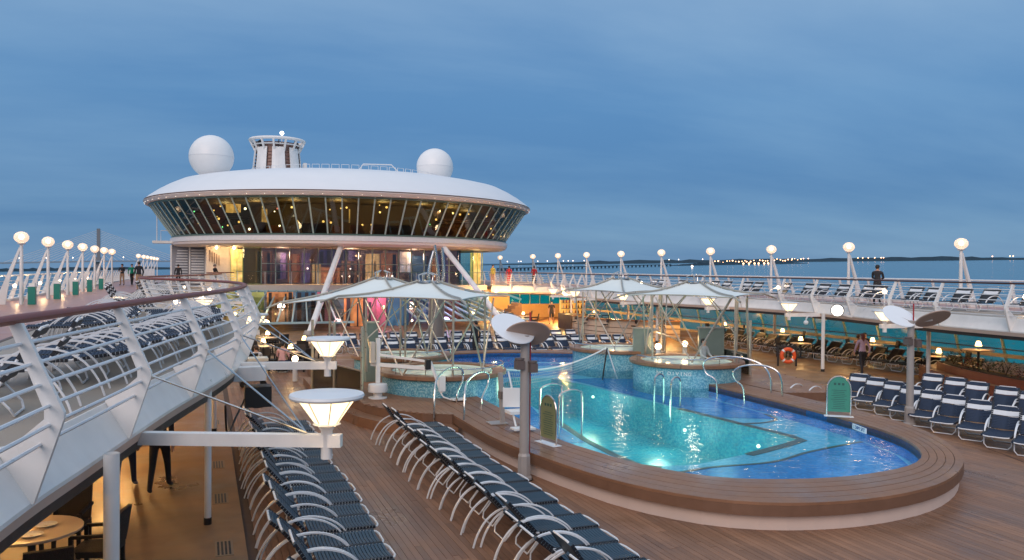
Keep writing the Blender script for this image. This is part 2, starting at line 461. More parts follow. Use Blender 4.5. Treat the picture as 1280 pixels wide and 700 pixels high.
for u in range(-660, 250, 60):
    c = MB(); c.bar(bpnt(u, 44), bpnt(u, 56), .8, .8); c.build('light_mast', CABLE, br)
    c = MB(); c.sphere(bpnt(u, 57), 1.2, 8, 5); c.build('mast_lamp', BULB, br)

# trestle causeway to starboard
p0 = (622, 2900.); p1 = (838, 4300.)
xa, ya = az(*p0)
tr = thing('trestle_bridge', 'low dark trestle bridge on many short piers far across the water', 'bridge', (xa, ya, sea_z(xa, ya)))
mb = MB(); pts = [bridge_point(p0[0] + (p1[0] - p0[0]) * i / 10, 1 / ((1 - i / 10) / p0[1] + i / 10 / p1[1]), 9) for i in range(11)]
for i in range(10): mb.bar(pts[i], pts[i + 1], 9, 3.2)
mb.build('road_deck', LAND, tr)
for i in range(46):
    f_ = i / 45; d = 1 / ((1 - f_) / p0[1] + f_ / p1[1]); px = p0[0] + (p1[0] - p0[0]) * f_
    c = MB(); c.bar(bridge_point(px, d, -2), bridge_point(px, d, 8), 5.5, 5.5); c.build('pier', LAND, tr)
# lights of the far town and shore: each a lamp of its own
TOWN = emat('town_light', (1.0, 0.5, 0.2), 5.0)
TOWN2 = emat('town_light_white', (1.0, 0.75, 0.55), 3.5)
lam = MB().sphere((0, 0, 0), 1, 8, 5).mesh('town_lamp', TOWN); lam2 = MB().sphere((0, 0, 0), 1, 8, 5).mesh('town_lamp', TOWN2)
def town(px, d, h, r, me=lam, where='far shore'):
    o = bpy.data.objects.new('shore_lamp', me); COL.objects.link(o); o.location = bridge_point(px, d, h); o.scale = (r, r, r)
    tag(o, 'tiny glowing lamp on the ' + where + ' at the waterline', 'lamp', 'lights along the ' + where)
for i in range(30):
    px = 893 + i * 3.7 + rnd.uniform(-1, 1); town(px, 5600 + i * 20, 10 + rnd.uniform(-3, 12) + i * .5, rnd.uniform(2.4, 5.0), where='lit harbour shore')
for px in (929, 936, 943, 948, 955, 960): town(px, 4900, 7, 5.0, where='lit harbour shore')
for px in (634, 648, 651, 672, 684, 704, 710, 716, 730, 836, 848, 878): town(px, 7800, 38, 4.6, lam2, 'dark far shore')
for px in (1072, 1078, 1085, 1093, 1101, 1104, 1262, 1266, 1240, 990, 1004, 1010): town(px, 7600, 32, 4.4, lam, 'dark shore to the right')
town(865, 3300, 6, 4.5, lam2); bpy.context.scene.collection.objects[-1]['label'] = 'single pale marker light low on the water behind the right canopy'

# ------------------------------------------------------------------ ship decks
hull = MB(); hull.box(-8.6, 32.6, -30, 150, -26, -1.9)
tag(hull.build('ship_hull', WHITE), kind='structure')
IN = spline([(7.62, 33.0), (7.6, 27), (7.6, 22), (7.5, 19), (7.42, 16.5), (7.65, 15), (8.0, 13.7), (8.65, 12.55), (9.55, 11.95), (11, 11.6), (12.55, 11.72), (13.6, 12.15), (14.4, 12.9), (15.05, 14.0),
             (15.42, 15.5), (15.65, 18), (15.75, 21.7), (15.8, 27), (15.8, 33.0)], 6)
OUT = spline([(6.05, 33.0), (6.05, 27), (6.05, 22), (6.05, 19), (6.1, 16.8), (6.45, 14.6), (7.0, 12.6), (7.9, 11.2), (9.1, 10.5), (10.7, 10.3), (12.5, 10.66), (14.3, 11.7), (15.45, 13), (16.3, 14.6), (16.75, 16.5),
              (16.85, 18.5), (16.9, 22), (16.95, 27), (16.95, 33.0)], 6)
NR = 110
IN = resample(IN, NR); OUT = resample(OUT, NR)
FARI = [Vector((15.8 - 8.18 * i / 16, 33.0 + 1.35 * math.sin(PI * i / 16), 0)) for i in range(17)]
FARO = [Vector((16.95 - 10.9 * i / 16, 33.0 + 2.3 * math.sin(PI * i / 16) ** .6, 0)) for i in range(17)]
POOL = [(p.x, p.y) for p in IN] + [(p.x, p.y) for p in FARI[1:-1]]
MID = [(a.x * .6 + b_.x * .4, a.y * .6 + b_.y * .4) for a, b_ in zip(IN, OUT)] + [(a.x * .6 + b_.x * .4, a.y * .6 + b_.y * .4) for a, b_ in zip(FARI, FARO)][1:-1]
pd = MB(); pd.poly([(-8.4, -8), (32.5, -8), (32.5, 120), (-8.4, 120)], -0.03, [MID])
tag(pd.build('pool_deck', DECKGAP), kind='structure')
deck_o = bpy.data.objects['pool_deck']
def spans(x, y0, y1, polyg):
    ys = []
    for i in range(len(polyg)):
        a, c = polyg[i - 1], polyg[i]
        if (a[0] > x) != (c[0] > x): ys.append(a[1] + (c[1] - a[1]) * (x - a[0]) / (c[0] - a[0]))
    ys.sort()
    if not ys: return [(y0, y1)]
    o = []
    if ys[0] > y0: o.append((y0, ys[0]))
    if ys[-1] < y1: o.append((ys[-1], y1))
    return o
pk = MB(); x = 0.78; 
while x < 21.5:
    for a, c in spans(x + .05, 3.0, 36.5, MID):
        y = a
        while y < c:
            e_ = min(c, y + rnd.uniform(2.4, 5.0)); dz = rnd.uniform(-.0015, .0015)
            pk.box(x, x + .1015, y + .004, e_ - .004, -.028, dz); y = e_
    x += .108
tag(pk.build('planking', DECKWOOD, deck_o), kind='stuff')
# tan coated strips: the covered walk to port, and the open deck to starboard
s_ = MB(); s_.box(-8.3, .62, -7, 60, -.02, .006); s_.build('walkway_coating', TANDECK, deck_o)
s_ = MB(); s_.prism([(p.x, p.y) for p in spline([(21.0, 5), (19.8, 12), (18.7, 15.2), (19.2, 17), (18.0, 19), (17.1, 21), (17.1, 30), (17.1, 36.4)], 6)] + [(32.4, 36.4), (32.4, 5)], -.02, .010)
s_.build('walkway_coating', TANDECK, deck_o)
s_ = MB(); s_.box(-8.3, 32.4, 36.52, 110, -.02, .006); s_.build('walkway_coating', TANDECK, deck_o)
INLAY = mat('dark_inlay', (.11, .06, .04), .5)
pa = spline([(20.2, 5.5), (18.6, 8.8), (17.3, 10.6), (16.0, 10.9), (14.2, 9.6), (12.8, 8.0), (12.2, 5.5)], 8)
nn_ = normals(pa)
s_ = MB(); s_.sweep(pa, [(-.03, .001), (-.03, .006), (.03, .006), (.03, .001)], nn_); s_.build('inlay_strip', INLAY, deck_o)
pb = spline([(17.9, 14.0), (17.35, 12.6), (16.4, 11.2), (15.0, 10.1)], 8)
s_ = MB(); s_.sweep(pb, [(-.02, .001), (-.02, .006), (.02, .006), (.02, .001)], normals(pb)); s_.build('inlay_strip', INLAY, deck_o)

# upper decks ---------------------------------------------------------------
LP = spline([(.9, -4), (.8, -1.2), (.3, .4), (-1.2, 2.6), (-1.75, 5), (-1.52, 7.2), (-1.16, 9), (-.56, 11.9), (.1, 14.6), (.5, 16.6), (.82, 19), (.95, 21.5), (.75, 24.3), (-.1, 27.4), (-1.4, 30.0), (-2.1, 32), (-2.3, 34.5), (-2.0, 37.5), (-1.2, 41),
             (-.2, 45), (.6, 49), (1.0, 53), (.7, 57), (.2, 59.5), (.6, 61.6), (2.1, 64.2)], 8)
LP = resample(LP, 220)
LPN = normals(LP)
def xr(y):
    return 26.1 - 2.1 * (0.5 + .5 * math.cos(2 * PI * (y - 17.5) / 27.5)) ** .85
RP = [Vector((xr(i * .35 - 2), i * .35 - 2, 0)) for i in range(178)]
q = RP[-1]; RP += [Vector((q.x - .7, 61.5, 0)), Vector((q.x - 1.7, 63, 0)), Vector((22.9, 64.3, 0))]
RP = resample(RP, 220)
RPN = normals(RP, -1)
ZL, ZR = 2.7, 2.82
def upper_deck(path, nrm, z, xo, yend, mt):
    edge = [(p.x + n_[0] * -.17, p.y + n_[1] * -.17) for p, n_ in zip(path, nrm)]
    ol = edge + [(edge[-1][0], yend), (xo, yend), (xo, path[0].y)]
    d = MB(); d.prism(ol, z - .3, z); o = tag(d.build('upper_deck', mt), kind='structure')
    f_ = MB(); f_.sweep(path, [(-.16, z + .02), (-.1, z + .04), (.14, z - .36), (.14, z - .40), (-.13, z - .40), (-.13, z - .02)], nrm); f_.build('fascia', WHITE, o)
    f_ = MB(); f_.sweep(path, [(.136, z - .405), (.09, z - .52), (-.12, z - .52), (-.12, z - .405)], nrm); f_.build('fascia_underside', SKIRT, o)  # peach of the lamplight put into this strip's colour
    f_ = MB(); f_.sweep(path, [(-.1, z - .525), (.085, z - .525), (.06, z - .64), (-.1, z - .64)], nrm); f_.build('awning_track', DARKM, o)
    f_ = MB(); f_.sweep(path, [(-.2, z - .305), (-.13, z - .305), (-.13, z - .52), (-.2, z - .52)], nrm); f_.build('edge_beam', DARKM, o)
    return o
UL = upper_deck(LP, LPN, ZL, -8.4, 148, GREYDECK)
UR = upper_deck(RP, RPN, ZR, 32.4, 100, GREYDECK)
s_ = MB(); s_.box(-8.3, -4.0, -3, 147, ZL - .01, ZL + .006); s_.build('walkway_coating', REDDECK, UL)
s_ = MB(); s_.box(-4.0, -3.9, -3, 147, ZL - .01, ZL + .010); s_.build('inlay_strip', INLAY, UL)
s_ = MB(); s_.box(-5.9, -5.82, -3, 147, ZL - .01, ZL + .010); s_.build('inlay_strip', mat('pale_seam', (.5, .3, .22), .5), UL)
s_ = MB(); s_.box(28.9, 32.3, -2, 99, ZR - .01, ZR + .006); s_.build('walkway_coating', REDDECK, UR)

def inner_rail(path, nrm, z, label, first, step=2.72, cw=.055, capm=CAPWOOD):
    ro = thing('railing', label, 'railing', (path[0].x, path[0].y, z))
    c = MB(); c.sweep(path, [(cw * math.cos(a), z + 1.15 + cw * .75 * math.sin(a)) for a in [2 * PI * i / 10 for i in range(10)]], nrm); c.build('handrail', capm, ro, True)
    def prof(zz):      # offset of the post at height above deck
        return .02 + (1.12 - zz) * .42 if zz > .36 else .34 - (.36 - zz) * .42
    for h in (.95, .78, .61, .44, .28, .12):
        c = MB(); o_ = prof(h)
        c.sweep(path, [(o_ - .03 + .017 * math.cos(a), z + h + .017 * math.sin(a)) for a in [2 * PI * i / 6 for i in range(6)]], nrm); c.build('rail', WHITE2, ro, True)
    L = 0; nxt = first; pts = []
    for i in range(1, len(path)):
        L += (path[i] - path[i - 1]).length
        if L >= nxt: pts.append(i); nxt += step
    ro['_posts'] = pts
    for i in pts:
        p, n_ = path[i], nrm[i]; t_ = (-n_[1], n_[0])
        def P(o_, zz, s): return (p.x + n_[0] * o_ + t_[0] * s, p.y + n_[1] * o_ + t_[1] * s, z + zz)
        c = MB()
        ou = [(-.03, 1.12), (.07, 1.12), (.39, .38), (.39, .33), (.16, -.37), (.1, -.37), (-.12, .1), (.0, .12), (.24, .33), (.24, .40)]
        k = len(ou)
        vs = [P(o_, zz, s) for s in (-.028, .028) for o_, zz in ou]
        tri = tessellate_polygon([[Vector((o_, zz, 0)) for o_, zz in ou]])
        c.add(vs, [tuple(q_) for q_ in tri] + [tuple(i_ + k for i_ in q_[::-1]) for q_ in tri] + [(j, (j + 1) % k, (j + 1) % k + k, j + k) for j in range(k)])
        c.build('post', WHITE, ro)
    return ro
railL = inner_rail(LP, LPN, ZL, 'white rail with varnished cap curving round the near deck edge at left', 1.2)
railR = inner_rail(RP, RPN, ZR, 'white rail with dark cap along the far upper deck at right', 1.0, 2.72, .042, mat('dark_handrail', (.07, .028, .022), .5, spec=.3))

def outer_rail(x, sgn, z, y0, y1, label):
    ro = thing('railing', label, 'railing', (x, y0, z))
    c = MB(); c.tube([(x - sgn * .38, y0, z + 1.14), (x - sgn * .38, y1, z + 1.14)], .04, 8); c.build('handrail', WHITE2, ro, True)
    for h in (.9, .68, .46, .24):
        c = MB(); c.tube([(x - sgn * .33 * h, y0, z + h), (x - sgn * .33 * h, y1, z + h)], .013, 5); c.build('rail', ALU, ro)
    pm = MB(); pm.add([(px, py, pz) for py in (-.03, .03) for px, pz in ((.1 * sgn, .0), (-.12 * sgn, 0), (-.43 * sgn, 1.13), (-.34 * sgn, 1.15))],
                      [(0, 1, 2, 3), (7, 6, 5, 4), (0, 4, 5, 1), (1, 5, 6, 2), (2, 6, 7, 3), (3, 7, 4, 0)])
    me = pm.mesh('post', WHITE); y = y0 + .3
    while y < y1:
        o = bpy.data.objects.new('post', me); COL.objects.link(o); o.parent = ro; o.location = (0, y - y0, 0); y += 1.95
    c = MB(); c.box(x - sgn * .12, x + sgn * .1, y0, y1, z, z + .1); c.build('toe_board', WHITE, ro)
    return ro
outer_rail(-8.1, -1, ZL + .006, 6, 146, 'white outer rail with leaning plate posts beside the globe lamps at left')
outer_rail(32.1, 1, ZR + .006, 8, 98, 'white outer rail beside the globe lamps on the far right deck')

# globe lamps ----------------------------------------------------------------
def make_globe(label, group):
    t = thing('globe_lamp', label, 'lamp', (0, 0, 0), 0, group)
    c = MB(); c.tube([(0, 0, 0), (0, 0, 2.45)], .085, 10, r2=.06); c.build('post', WHITE, t, True)
    c = MB(); c.add([(x, y, z) for y in (-.05, .05) for x, z in ((-.95, 0), (-.55, 0), (-.42, .95), (-.02, 2.25), (-.08, 2.3), (-.58, .98))],
                    [(0, 1, 2, 5), (5, 2, 3, 4), (11, 8, 7, 6), (10, 9, 8, 11)] + [(i, (i + 1) % 6 + 6, (i + 1) % 6) for i in range(6)] + [(i, i + 6, (i + 1) % 6 + 6) for i in range(6)])
    c.build('brace', WHITE, t)
    c = MB(); c.lathe([(.0, 2.42), (.13, 2.42), (.16, 2.47), (.0, 2.48)], 14); c.build('collar', WHITE2, t, True)
    c = MB(); c.sphere((0, 0, 2.7), .275, 18, 10, .85); c.build('globe', GLOBE, t, True)
    c = MB(); c.lathe([(1e-4, 2.60), (.08, 2.64), (.11, 2.72), (.08, 2.8), (1e-4, 2.84)], 10); c.build('bulb', BULB, t, True)
    return t
GL = [-1, 37.1, 43, 48.8, 54.5, 60.2, 65.6, 71, 98.6, 107, 114, 122, 129, 137]
gl0 = None
for i, y in enumerate(GL[1:]):
    lab = 'white globe lamp, %s from the near end of the left lamp row' % ORD[i]
    if gl0 is None: gl0 = make_globe(lab, 'globe lamps along the left rail'); gl0.location = (-6.85, y, ZL + .006); gl0['_o'] = (0, 0, 0)
    else: dup(gl0, (-6.85, y, ZL + .006), 0, lab)
GR = [24.7, 31, 36.8, 42.6, 48.4, 54.2, 60.1, 65.9, 71.8, 81, 19]
for i, y in enumerate(GR[:10]):
    dup(gl0, (29.8, y, ZR + .006), PI, 'white globe lamp, %s from the right end of the far lamp row' % ORD[i], 'globe lamps along the right rail')
# ------------------------------------------------------------------ swimming pool
pool = thing('swimming_pool', 'long raised swimming pool with rounded near end, teak coping and lit turquoise water pit', 'pool', (11.5, 20, 0))
def strip(a, b_, z0, z1, f0, f1, mb, i0=0, i1=None):
    """a ring plank between fractions f0 and f1 of inner path a and outer path b_"""
    i1 = i1 or len(a) - 1
    k = i1 - i0 + 1; vs = []
    for i in range(i0, i1 + 1):
        p = a[i].lerp(b_[i], f0); q_ = a[i].lerp(b_[i], f1)
        vs += [(p.x, p.y, z0), (p.x, p.y, z1), (q_.x, q_.y, z1), (q_.x, q_.y, z0)]
    fs = []
    for i in range(k - 1):
        for j in range(4): fs.append((i * 4 + j, i * 4 + 4 + j, i * 4 + 4 + (j + 1) % 4, i * 4 + (j + 1) % 4))
    fs += [(3, 2, 1, 0), tuple((k - 1) * 4 + j for j in range(4))]
    return mb.add(vs, fs)
CZ = .5
for q_ in range(5):
    for (i0, i1) in ((0, 22), (22, 44), (44, 66), (66, 88), (88, 109)):
        c = strip(IN, OUT, CZ - .05, CZ + rnd.uniform(-.0015, .0015), q_ / 5 + .006, (q_ + 1) / 5 - .008, MB(), i0, i1); c.build('coping_plank', COPING, pool)
for q_ in range(4):
    c = strip(FARI, FARO, CZ - .05, CZ, q_ / 4 + .006, (q_ + 1) / 4 - .008, MB()); c.build('coping_plank', COPING, pool)
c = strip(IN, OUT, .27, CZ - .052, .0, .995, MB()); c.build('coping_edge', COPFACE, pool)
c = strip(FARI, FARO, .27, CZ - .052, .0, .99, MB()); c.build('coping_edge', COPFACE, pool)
c = strip(IN, OUT, -.025, .268, .5, .9, MB()); c.build('skirt', SKIRT, pool)
c = strip(FARI, FARO, -.025, .268, .5, .9, MB()); c.build('skirt', SKIRT, pool)
DEEP = tile_mat('deep_blue_tile', [(.004, .2, .62), (.005, .225, .67), (.003, .18, .56), (.007, .25, .72)], .06)
LIGHTB = tile_mat('light_blue_tile', [(.2, .62, .86), (.24, .66, .9), (.17, .56, .8), (.3, .7, .9)], .06)
TURQ = tile_mat('turquoise_tile', [(.03, .33, .45), (.045, .37, .48), (.025, .29, .41), (.08, .42, .5)], .06)
BORD = mat('tile_border', (.13, .085, .05), .4, var=.3, scale=20)
PIT = [(8.95, 17.9), (8.88, 16.4), (8.95, 15.25), (9.25, 14.95), (10.1, 14.85), (11.75, 15.3), (14.0, 16.15), (14.05, 16.6), (13.72, 19.4), (13.45, 23), (13.1, 26.5), (12.7, 28.6), (11.2, 28.9), (9.9, 27), (9.35, 21.3)]
POOLB = [(p[0], p[1]) for p in POOL]
c = MB().poly(POOLB, .05, [PIT]); c.build('ledge_floor', LIGHTB, pool)
c = MB().wall(POOLB, .05, .445, True); c.build('pool_wall', DEEP, pool)
c = MB().wall(PIT, -1.15, .05, True); c.build('pit_wall', TURQ, pool)
c = MB().poly(PIT, -1.15); c.build('pit_floor', TURQ, pool)
def band(pts, w, z, name='tile_border', m_=BORD, closed=False):
    P = [Vector((p[0], p[1], 0)) for p in pts]
    c = MB(); c.sweep(P, [(-w, z - .01), (-w, z), (w, z), (w, z - .01)], normals(P)); return c.build(name, m_, pool)
band([(9.55, 22.2), (9.25, 20.5), (8.88, 17.9), (8.8, 16.4), (8.84, 15.2), (9.2, 14.85)], .09, .062)
band([(11.75, 15.2), (13.2, 15.72), (14.05, 16.08), (14.12, 16.6), (13.8, 19.4), (13.62, 21)], .12, .066)
BLUEN = [(8.15, 14.55), (9.2, 14.35), (10.3, 14.5), (11.8, 14.45), (13.2, 14.95), (14.6, 15.3), (15.35, 15.45), (15.0, 14.05), (14.3, 12.95), (13.5, 12.25), (12.5, 11.85), (11, 11.72), (9.65, 12.05), (8.75, 12.65), (8.2, 13.6)]
def sheet(pts, z, m_, name='tile_panel'):
    c = MB().poly(pts, z); return c.build(name, m_, pool)
sheet([(p.x, p.y) for p in spline(BLUEN[:7], 5)] + BLUEN[7:], .056, DEEP)
band(spline(BLUEN[:7], 5), .05, .064)
sheet([(12.7, 11.95), (13.5, 12.33), (14.1, 12.9), (13.3, 12.6)], .062, LIGHTB)
band(spline([(12.5, 11.9), (13.4, 12.55), (14.3, 13.0)], 5), .04, .07)
sheet([(13.85, 19.45), (13.6, 23), (13.3, 26.5), (13.1, 28), (15.6, 28), (15.6, 19.6), (15.3, 18.6)], .056, DEEP)
band(spline([(13.8, 18.4), (14.6, 18.3), (15.3, 18.6), (15.55, 19.4)], 5), .05, .066)
sheet([(7.62, 22.5), (7.6, 17.9), (8.75, 17.6), (9.1, 21.2), (9.5, 23)], .056, DEEP)
sheet([(8, 29.2), (15.6, 29.2), (15.5, 30.2), (12, 30.9), (8, 30.3)], .056, DEEP)
sheet([(8, 32.2), (15.6, 32.2), (13.4, 33.9), (11, 34.0), (9, 33.2)], .056, DEEP)
for (lx, ly, lz) in ((13.0, 25.6, -.25), (9.5, 21.6, -.45), (13.75, 17.4, -.35), (9.6, 15.35, -.5), (12.4, 15.9, -.5), (13.5, 20.5, -.5)):
    c = MB().sphere((lx, ly, lz), .05, 10, 6); c.build('underwater_lamp', emat('underwater_glow', (.75, 1.0, .6), 2.5), pool)
    lamp_light('underwater_fill_light', pool, (lx + (11.3 - lx) * .4, ly + (20 - ly) * .08, lz - .1), 16, (.55, .95, .9), .4)  # soft base light for ambience, set off from each lamp
for (a_, b_, en) in (((12.75, 25.3, -.05), (9.8, 21.6, -.6), 85), ((10.9, 15.6, -.12), (11.3, 18.8, -.9), 60), ((13.5, 17.2, -.05), (11.4, 18.8, -.6), 85), ((9.7, 19.3, -.12), (11.6, 21.0, -.9), 55), ((13.35, 21.8, -.05), (11.6, 18.2, -.6), 55)):
    o_ = lamp_light('underwater_spot', pool, a_, en, (.78, 1.0, .58), .3, 125)
    o_.rotation_euler = (Vector(b_) - Vector(a_)).to_track_quat('-Z', 'Y').to_euler()
for (lx, ly) in ((11.2, 18.5), (11.3, 22.5), (11.6, 26)):
    lamp_light('underwater_fill_light', pool, (lx, ly, -.15), 22, (.5, 1.0, .72), .5)  # added mid-water lights for an even glow, no fixtures here
for (lx, ly) in ((10.8, 31.5), (12.6, 13.4), (10.2, 13.1), (14.5, 14.6), (14.8, 21.2), (8.4, 19.6), (8.3, 15.2), (13.5, 31.3), (9.6, 31.4), *[(a.x + (11.4 - a.x) * .1, a.y + (19 - a.y) * .06) for a in IN[24:88:4]]):
    lamp_light('underwater_fill_light', pool, (lx, ly, .33), 2.4, (.5, .8, 1.0), .5)  # added lights just under the surface to brighten the ledge tiles, no fixtures
WATER = glass('pool_water', (.72, .95, .97), 1.33, .03, .6, bump=.34, bscale=2.2, bstretch=(1, 1.5, 1), bdist=.07)
wt = MB(); 
wt.poly([(p.x, p.y) for p in [a.lerp(b_, .004) for a, b_ in zip(IN, OUT)]] + [(p.x, p.y) for p in FARI[1:-1]], .36)
tag(wt.build('pool_water', WATER), kind='structure')

# side platforms with steps
def platform(name, label, ol, steps, cuts=0):
    t = thing(name, label, 'platform', (sum(p[0] for p in ol) / len(ol), sum(p[1] for p in ol) / len(ol), 0))
    c = MB().prism(ol, .004, CZ - .012); c.build('body', COPFACE, t)
    xs = [p[0] for p in ol]; x = min(xs)
    while x < max(xs):
        for a, e_ in [tuple(sorted(v)) for v in inside(x + .065, ol)]:
            if e_ - a > .1: 
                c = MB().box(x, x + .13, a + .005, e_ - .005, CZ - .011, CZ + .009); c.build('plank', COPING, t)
        x += .138
    for s in steps:
        c = MB().prism(s, .003, .262); c.build('step', COPING, t)
    return t
def inside(x, pg):
    ys = []
    for i in range(len(pg)):
        a, c = pg[i - 1], pg[i]
        if (a[0] > x) != (c[0] > x): ys.append(a[1] + (c[1] - a[1]) * (x - a[0]) / (c[0] - a[0]))
    ys.sort(); return [(ys[i], ys[i + 1]) for i in range(0, len(ys) - 1, 2)]
PL = [(6.02, 33), (3.9, 33), (3.75, 27), (3.95, 23.5), (4.2, 22.2), (4.65, 21.1), (5.35, 20.3), (6.04, 19.9)]
SL = [(3.74, 30), (3.4, 30), (3.4, 26), (3.6, 23), (3.9, 21.7), (4.4, 20.6), (5.2, 19.75), (6.03, 19.35), (6.035, 19.88), (5.34, 20.28), (4.64, 21.08), (4.19, 22.18), (3.94, 23.48), (3.74, 27)]
platform('pool_platform', 'teak platform with a step beside the whirlpool left of the pool', PL, [SL])
PR = [(16.96, 20.2), (18.2, 19.8), (19.3, 21), (19.9, 23.5), (20.2, 27), (20.2, 33), (16.98, 33)]
SR = [(16.98, 19.75), (18.3, 19.3), (19.75, 20.7), (20.35, 23.5), (20.6, 27), (20.22, 27), (19.92, 23.48), (19.32, 20.98), (18.2, 19.78), (16.98, 20.18)]
platform('pool_platform', 'teak platform with a step beside the whirlpool right of the pool', PR, [SR])

JACUZ = mat('whirlpool_foam', (.56, .66, .58), .18, var=.2, scale=3, bump=.5, bscale=7)
def whirlpool(cx, cy, r, label, ztop=1.13):
    t = thing('whirlpool', label, 'whirlpool', (cx, cy, 0))
    c = MB(); c.lathe([(r - .13, .02), (r - .13, ztop - .14)], 56, (cx, cy)); c.build('mosaic_wall', MOSAIC, t, True)
    for i in range(14):
        a0 = 2 * PI * i / 14 + .004; a1 = 2 * PI * (i + 1) / 14 - .004
        c = MB(); k = 5
        vs = []
        for j in range(k):
            a = a0 + (a1 - a0) * j / (k - 1)
            for rr, zz in ((r - .42, ztop - .04), (r - .4, ztop), (r - .02, ztop), (r, ztop - .02), (r, ztop - .11), (r - .05, ztop - .139), (r - .42, ztop - .139)):
                vs.append((cx + rr * math.cos(a), cy + rr * math.sin(a), zz))
        fs = [(j * 7 + q_, j * 7 + (q_ + 1) % 7, (j + 1) * 7 + (q_ + 1) % 7, (j + 1) * 7 + q_)[::-1] for j in range(k - 1) for q_ in range(7)] + [tuple(range(7)), tuple((k - 1) * 7 + q_ for q_ in range(7))[::-1]]
        c.add(vs, fs); c.build('rim_board', COPING, t)
    c = MB(); c.lathe([(r - .43, ztop - .05), (r - .43, ztop - .45), (r - .85, ztop - .47), (r - .9, ztop - .9), (1e-3, ztop - .9)], 40, (cx, cy)); c.build('tub', mat('whirlpool_tub', (.66, .74, .7), .3), t, True)
    c = MB(); c.lathe([(r - .432, ztop - .11), (1e-3, ztop - .11)], 40, (cx, cy)); c.build('foaming_water', JACUZ, t)
    c = MB(); a_ = [R(175 + 8 * i) for i in range(24)]; c.tube([(cx + (r - .1) * math.cos(q_), cy + (r - .1) * math.sin(q_), ztop + .2) for q_ in a_], .018, 6); c.build('rim_rail', STEEL, t, True)
    for q_ in a_[::4]:
        c = MB(); c.tube([(cx + (r - .1) * math.cos(q_), cy + (r - .1) * math.sin(q_), ztop - .02), (cx + (r - .1) * math.cos(q_), cy + (r - .1) * math.sin(q_), ztop + .2)], .014, 5); c.build('rail_post', STEEL, t)
    lamp_light('tub_light', t, (cx, cy, ztop + .25), 7, (.8, 1.0, .85), .3)
    return t
wfl = whirlpool(7.05, 24.35, 2.02, 'near left round whirlpool tub with blue mosaic wall and wooden rim')
whirlpool(6.9, 29.2, 1.9, 'rear left round whirlpool tub behind the white pool lift')
wfr = whirlpool(16.1, 24.4, 2.02, 'near right round whirlpool tub with a person bathing in it')
whirlpool(15.9, 29.2, 1.95, 'rear right round whirlpool tub with mosaic wall by the net end')
# lettering on the mosaic wall
def text_part(txt, size, m_, parent, mw, name='lettering', depth=.004):
    cu_ = bpy.data.curves.new('lettering', 'FONT'); cu_.body = txt; cu_.size = size; cu_.extrude = depth; cu_.align_x = 'CENTER'; cu_.align_y = 'CENTER'; cu_.resolution_u = 2
    o = bpy.data.objects.new('tmp', cu_); COL.objects.link(o)
    dg = bpy.context.evaluated_depsgraph_get(); me = bpy.data.meshes.new_from_object(o.evaluated_get(dg))
    bpy.data.objects.remove(o)
    me.transform(mw); off = parent.get('_o', (0, 0, 0)); me.transform(Matrix.Translation(-Vector(off)))
    me.materials.clear(); me.materials.append(m_)
    o = bpy.data.objects.new(name, me); COL.objects.link(o); o.parent = parent
    return o
def frame_mat(o, xa, ya):
    xa = Vector(xa).normalized(); ya = Vector(ya).normalized(); za = xa.cross(ya)
    return Matrix(((xa.x, ya.x, za.x, o[0]), (xa.y, ya.y, za.y, o[1]), (xa.z, ya.z, za.z, o[2]), (0, 0, 0, 1)))
a = R(233)
for i, ch in enumerate('NO DIVING'):
    aa = R(207) + i * .072
    if ch != ' ':
        text_part(ch, .17, WHITE, wfr, frame_mat((16.1 + 1.896 * math.cos(aa), 24.4 + 1.896 * math.sin(aa), .82), (-math.sin(aa), math.cos(aa), 0), (0, 0, 1)))

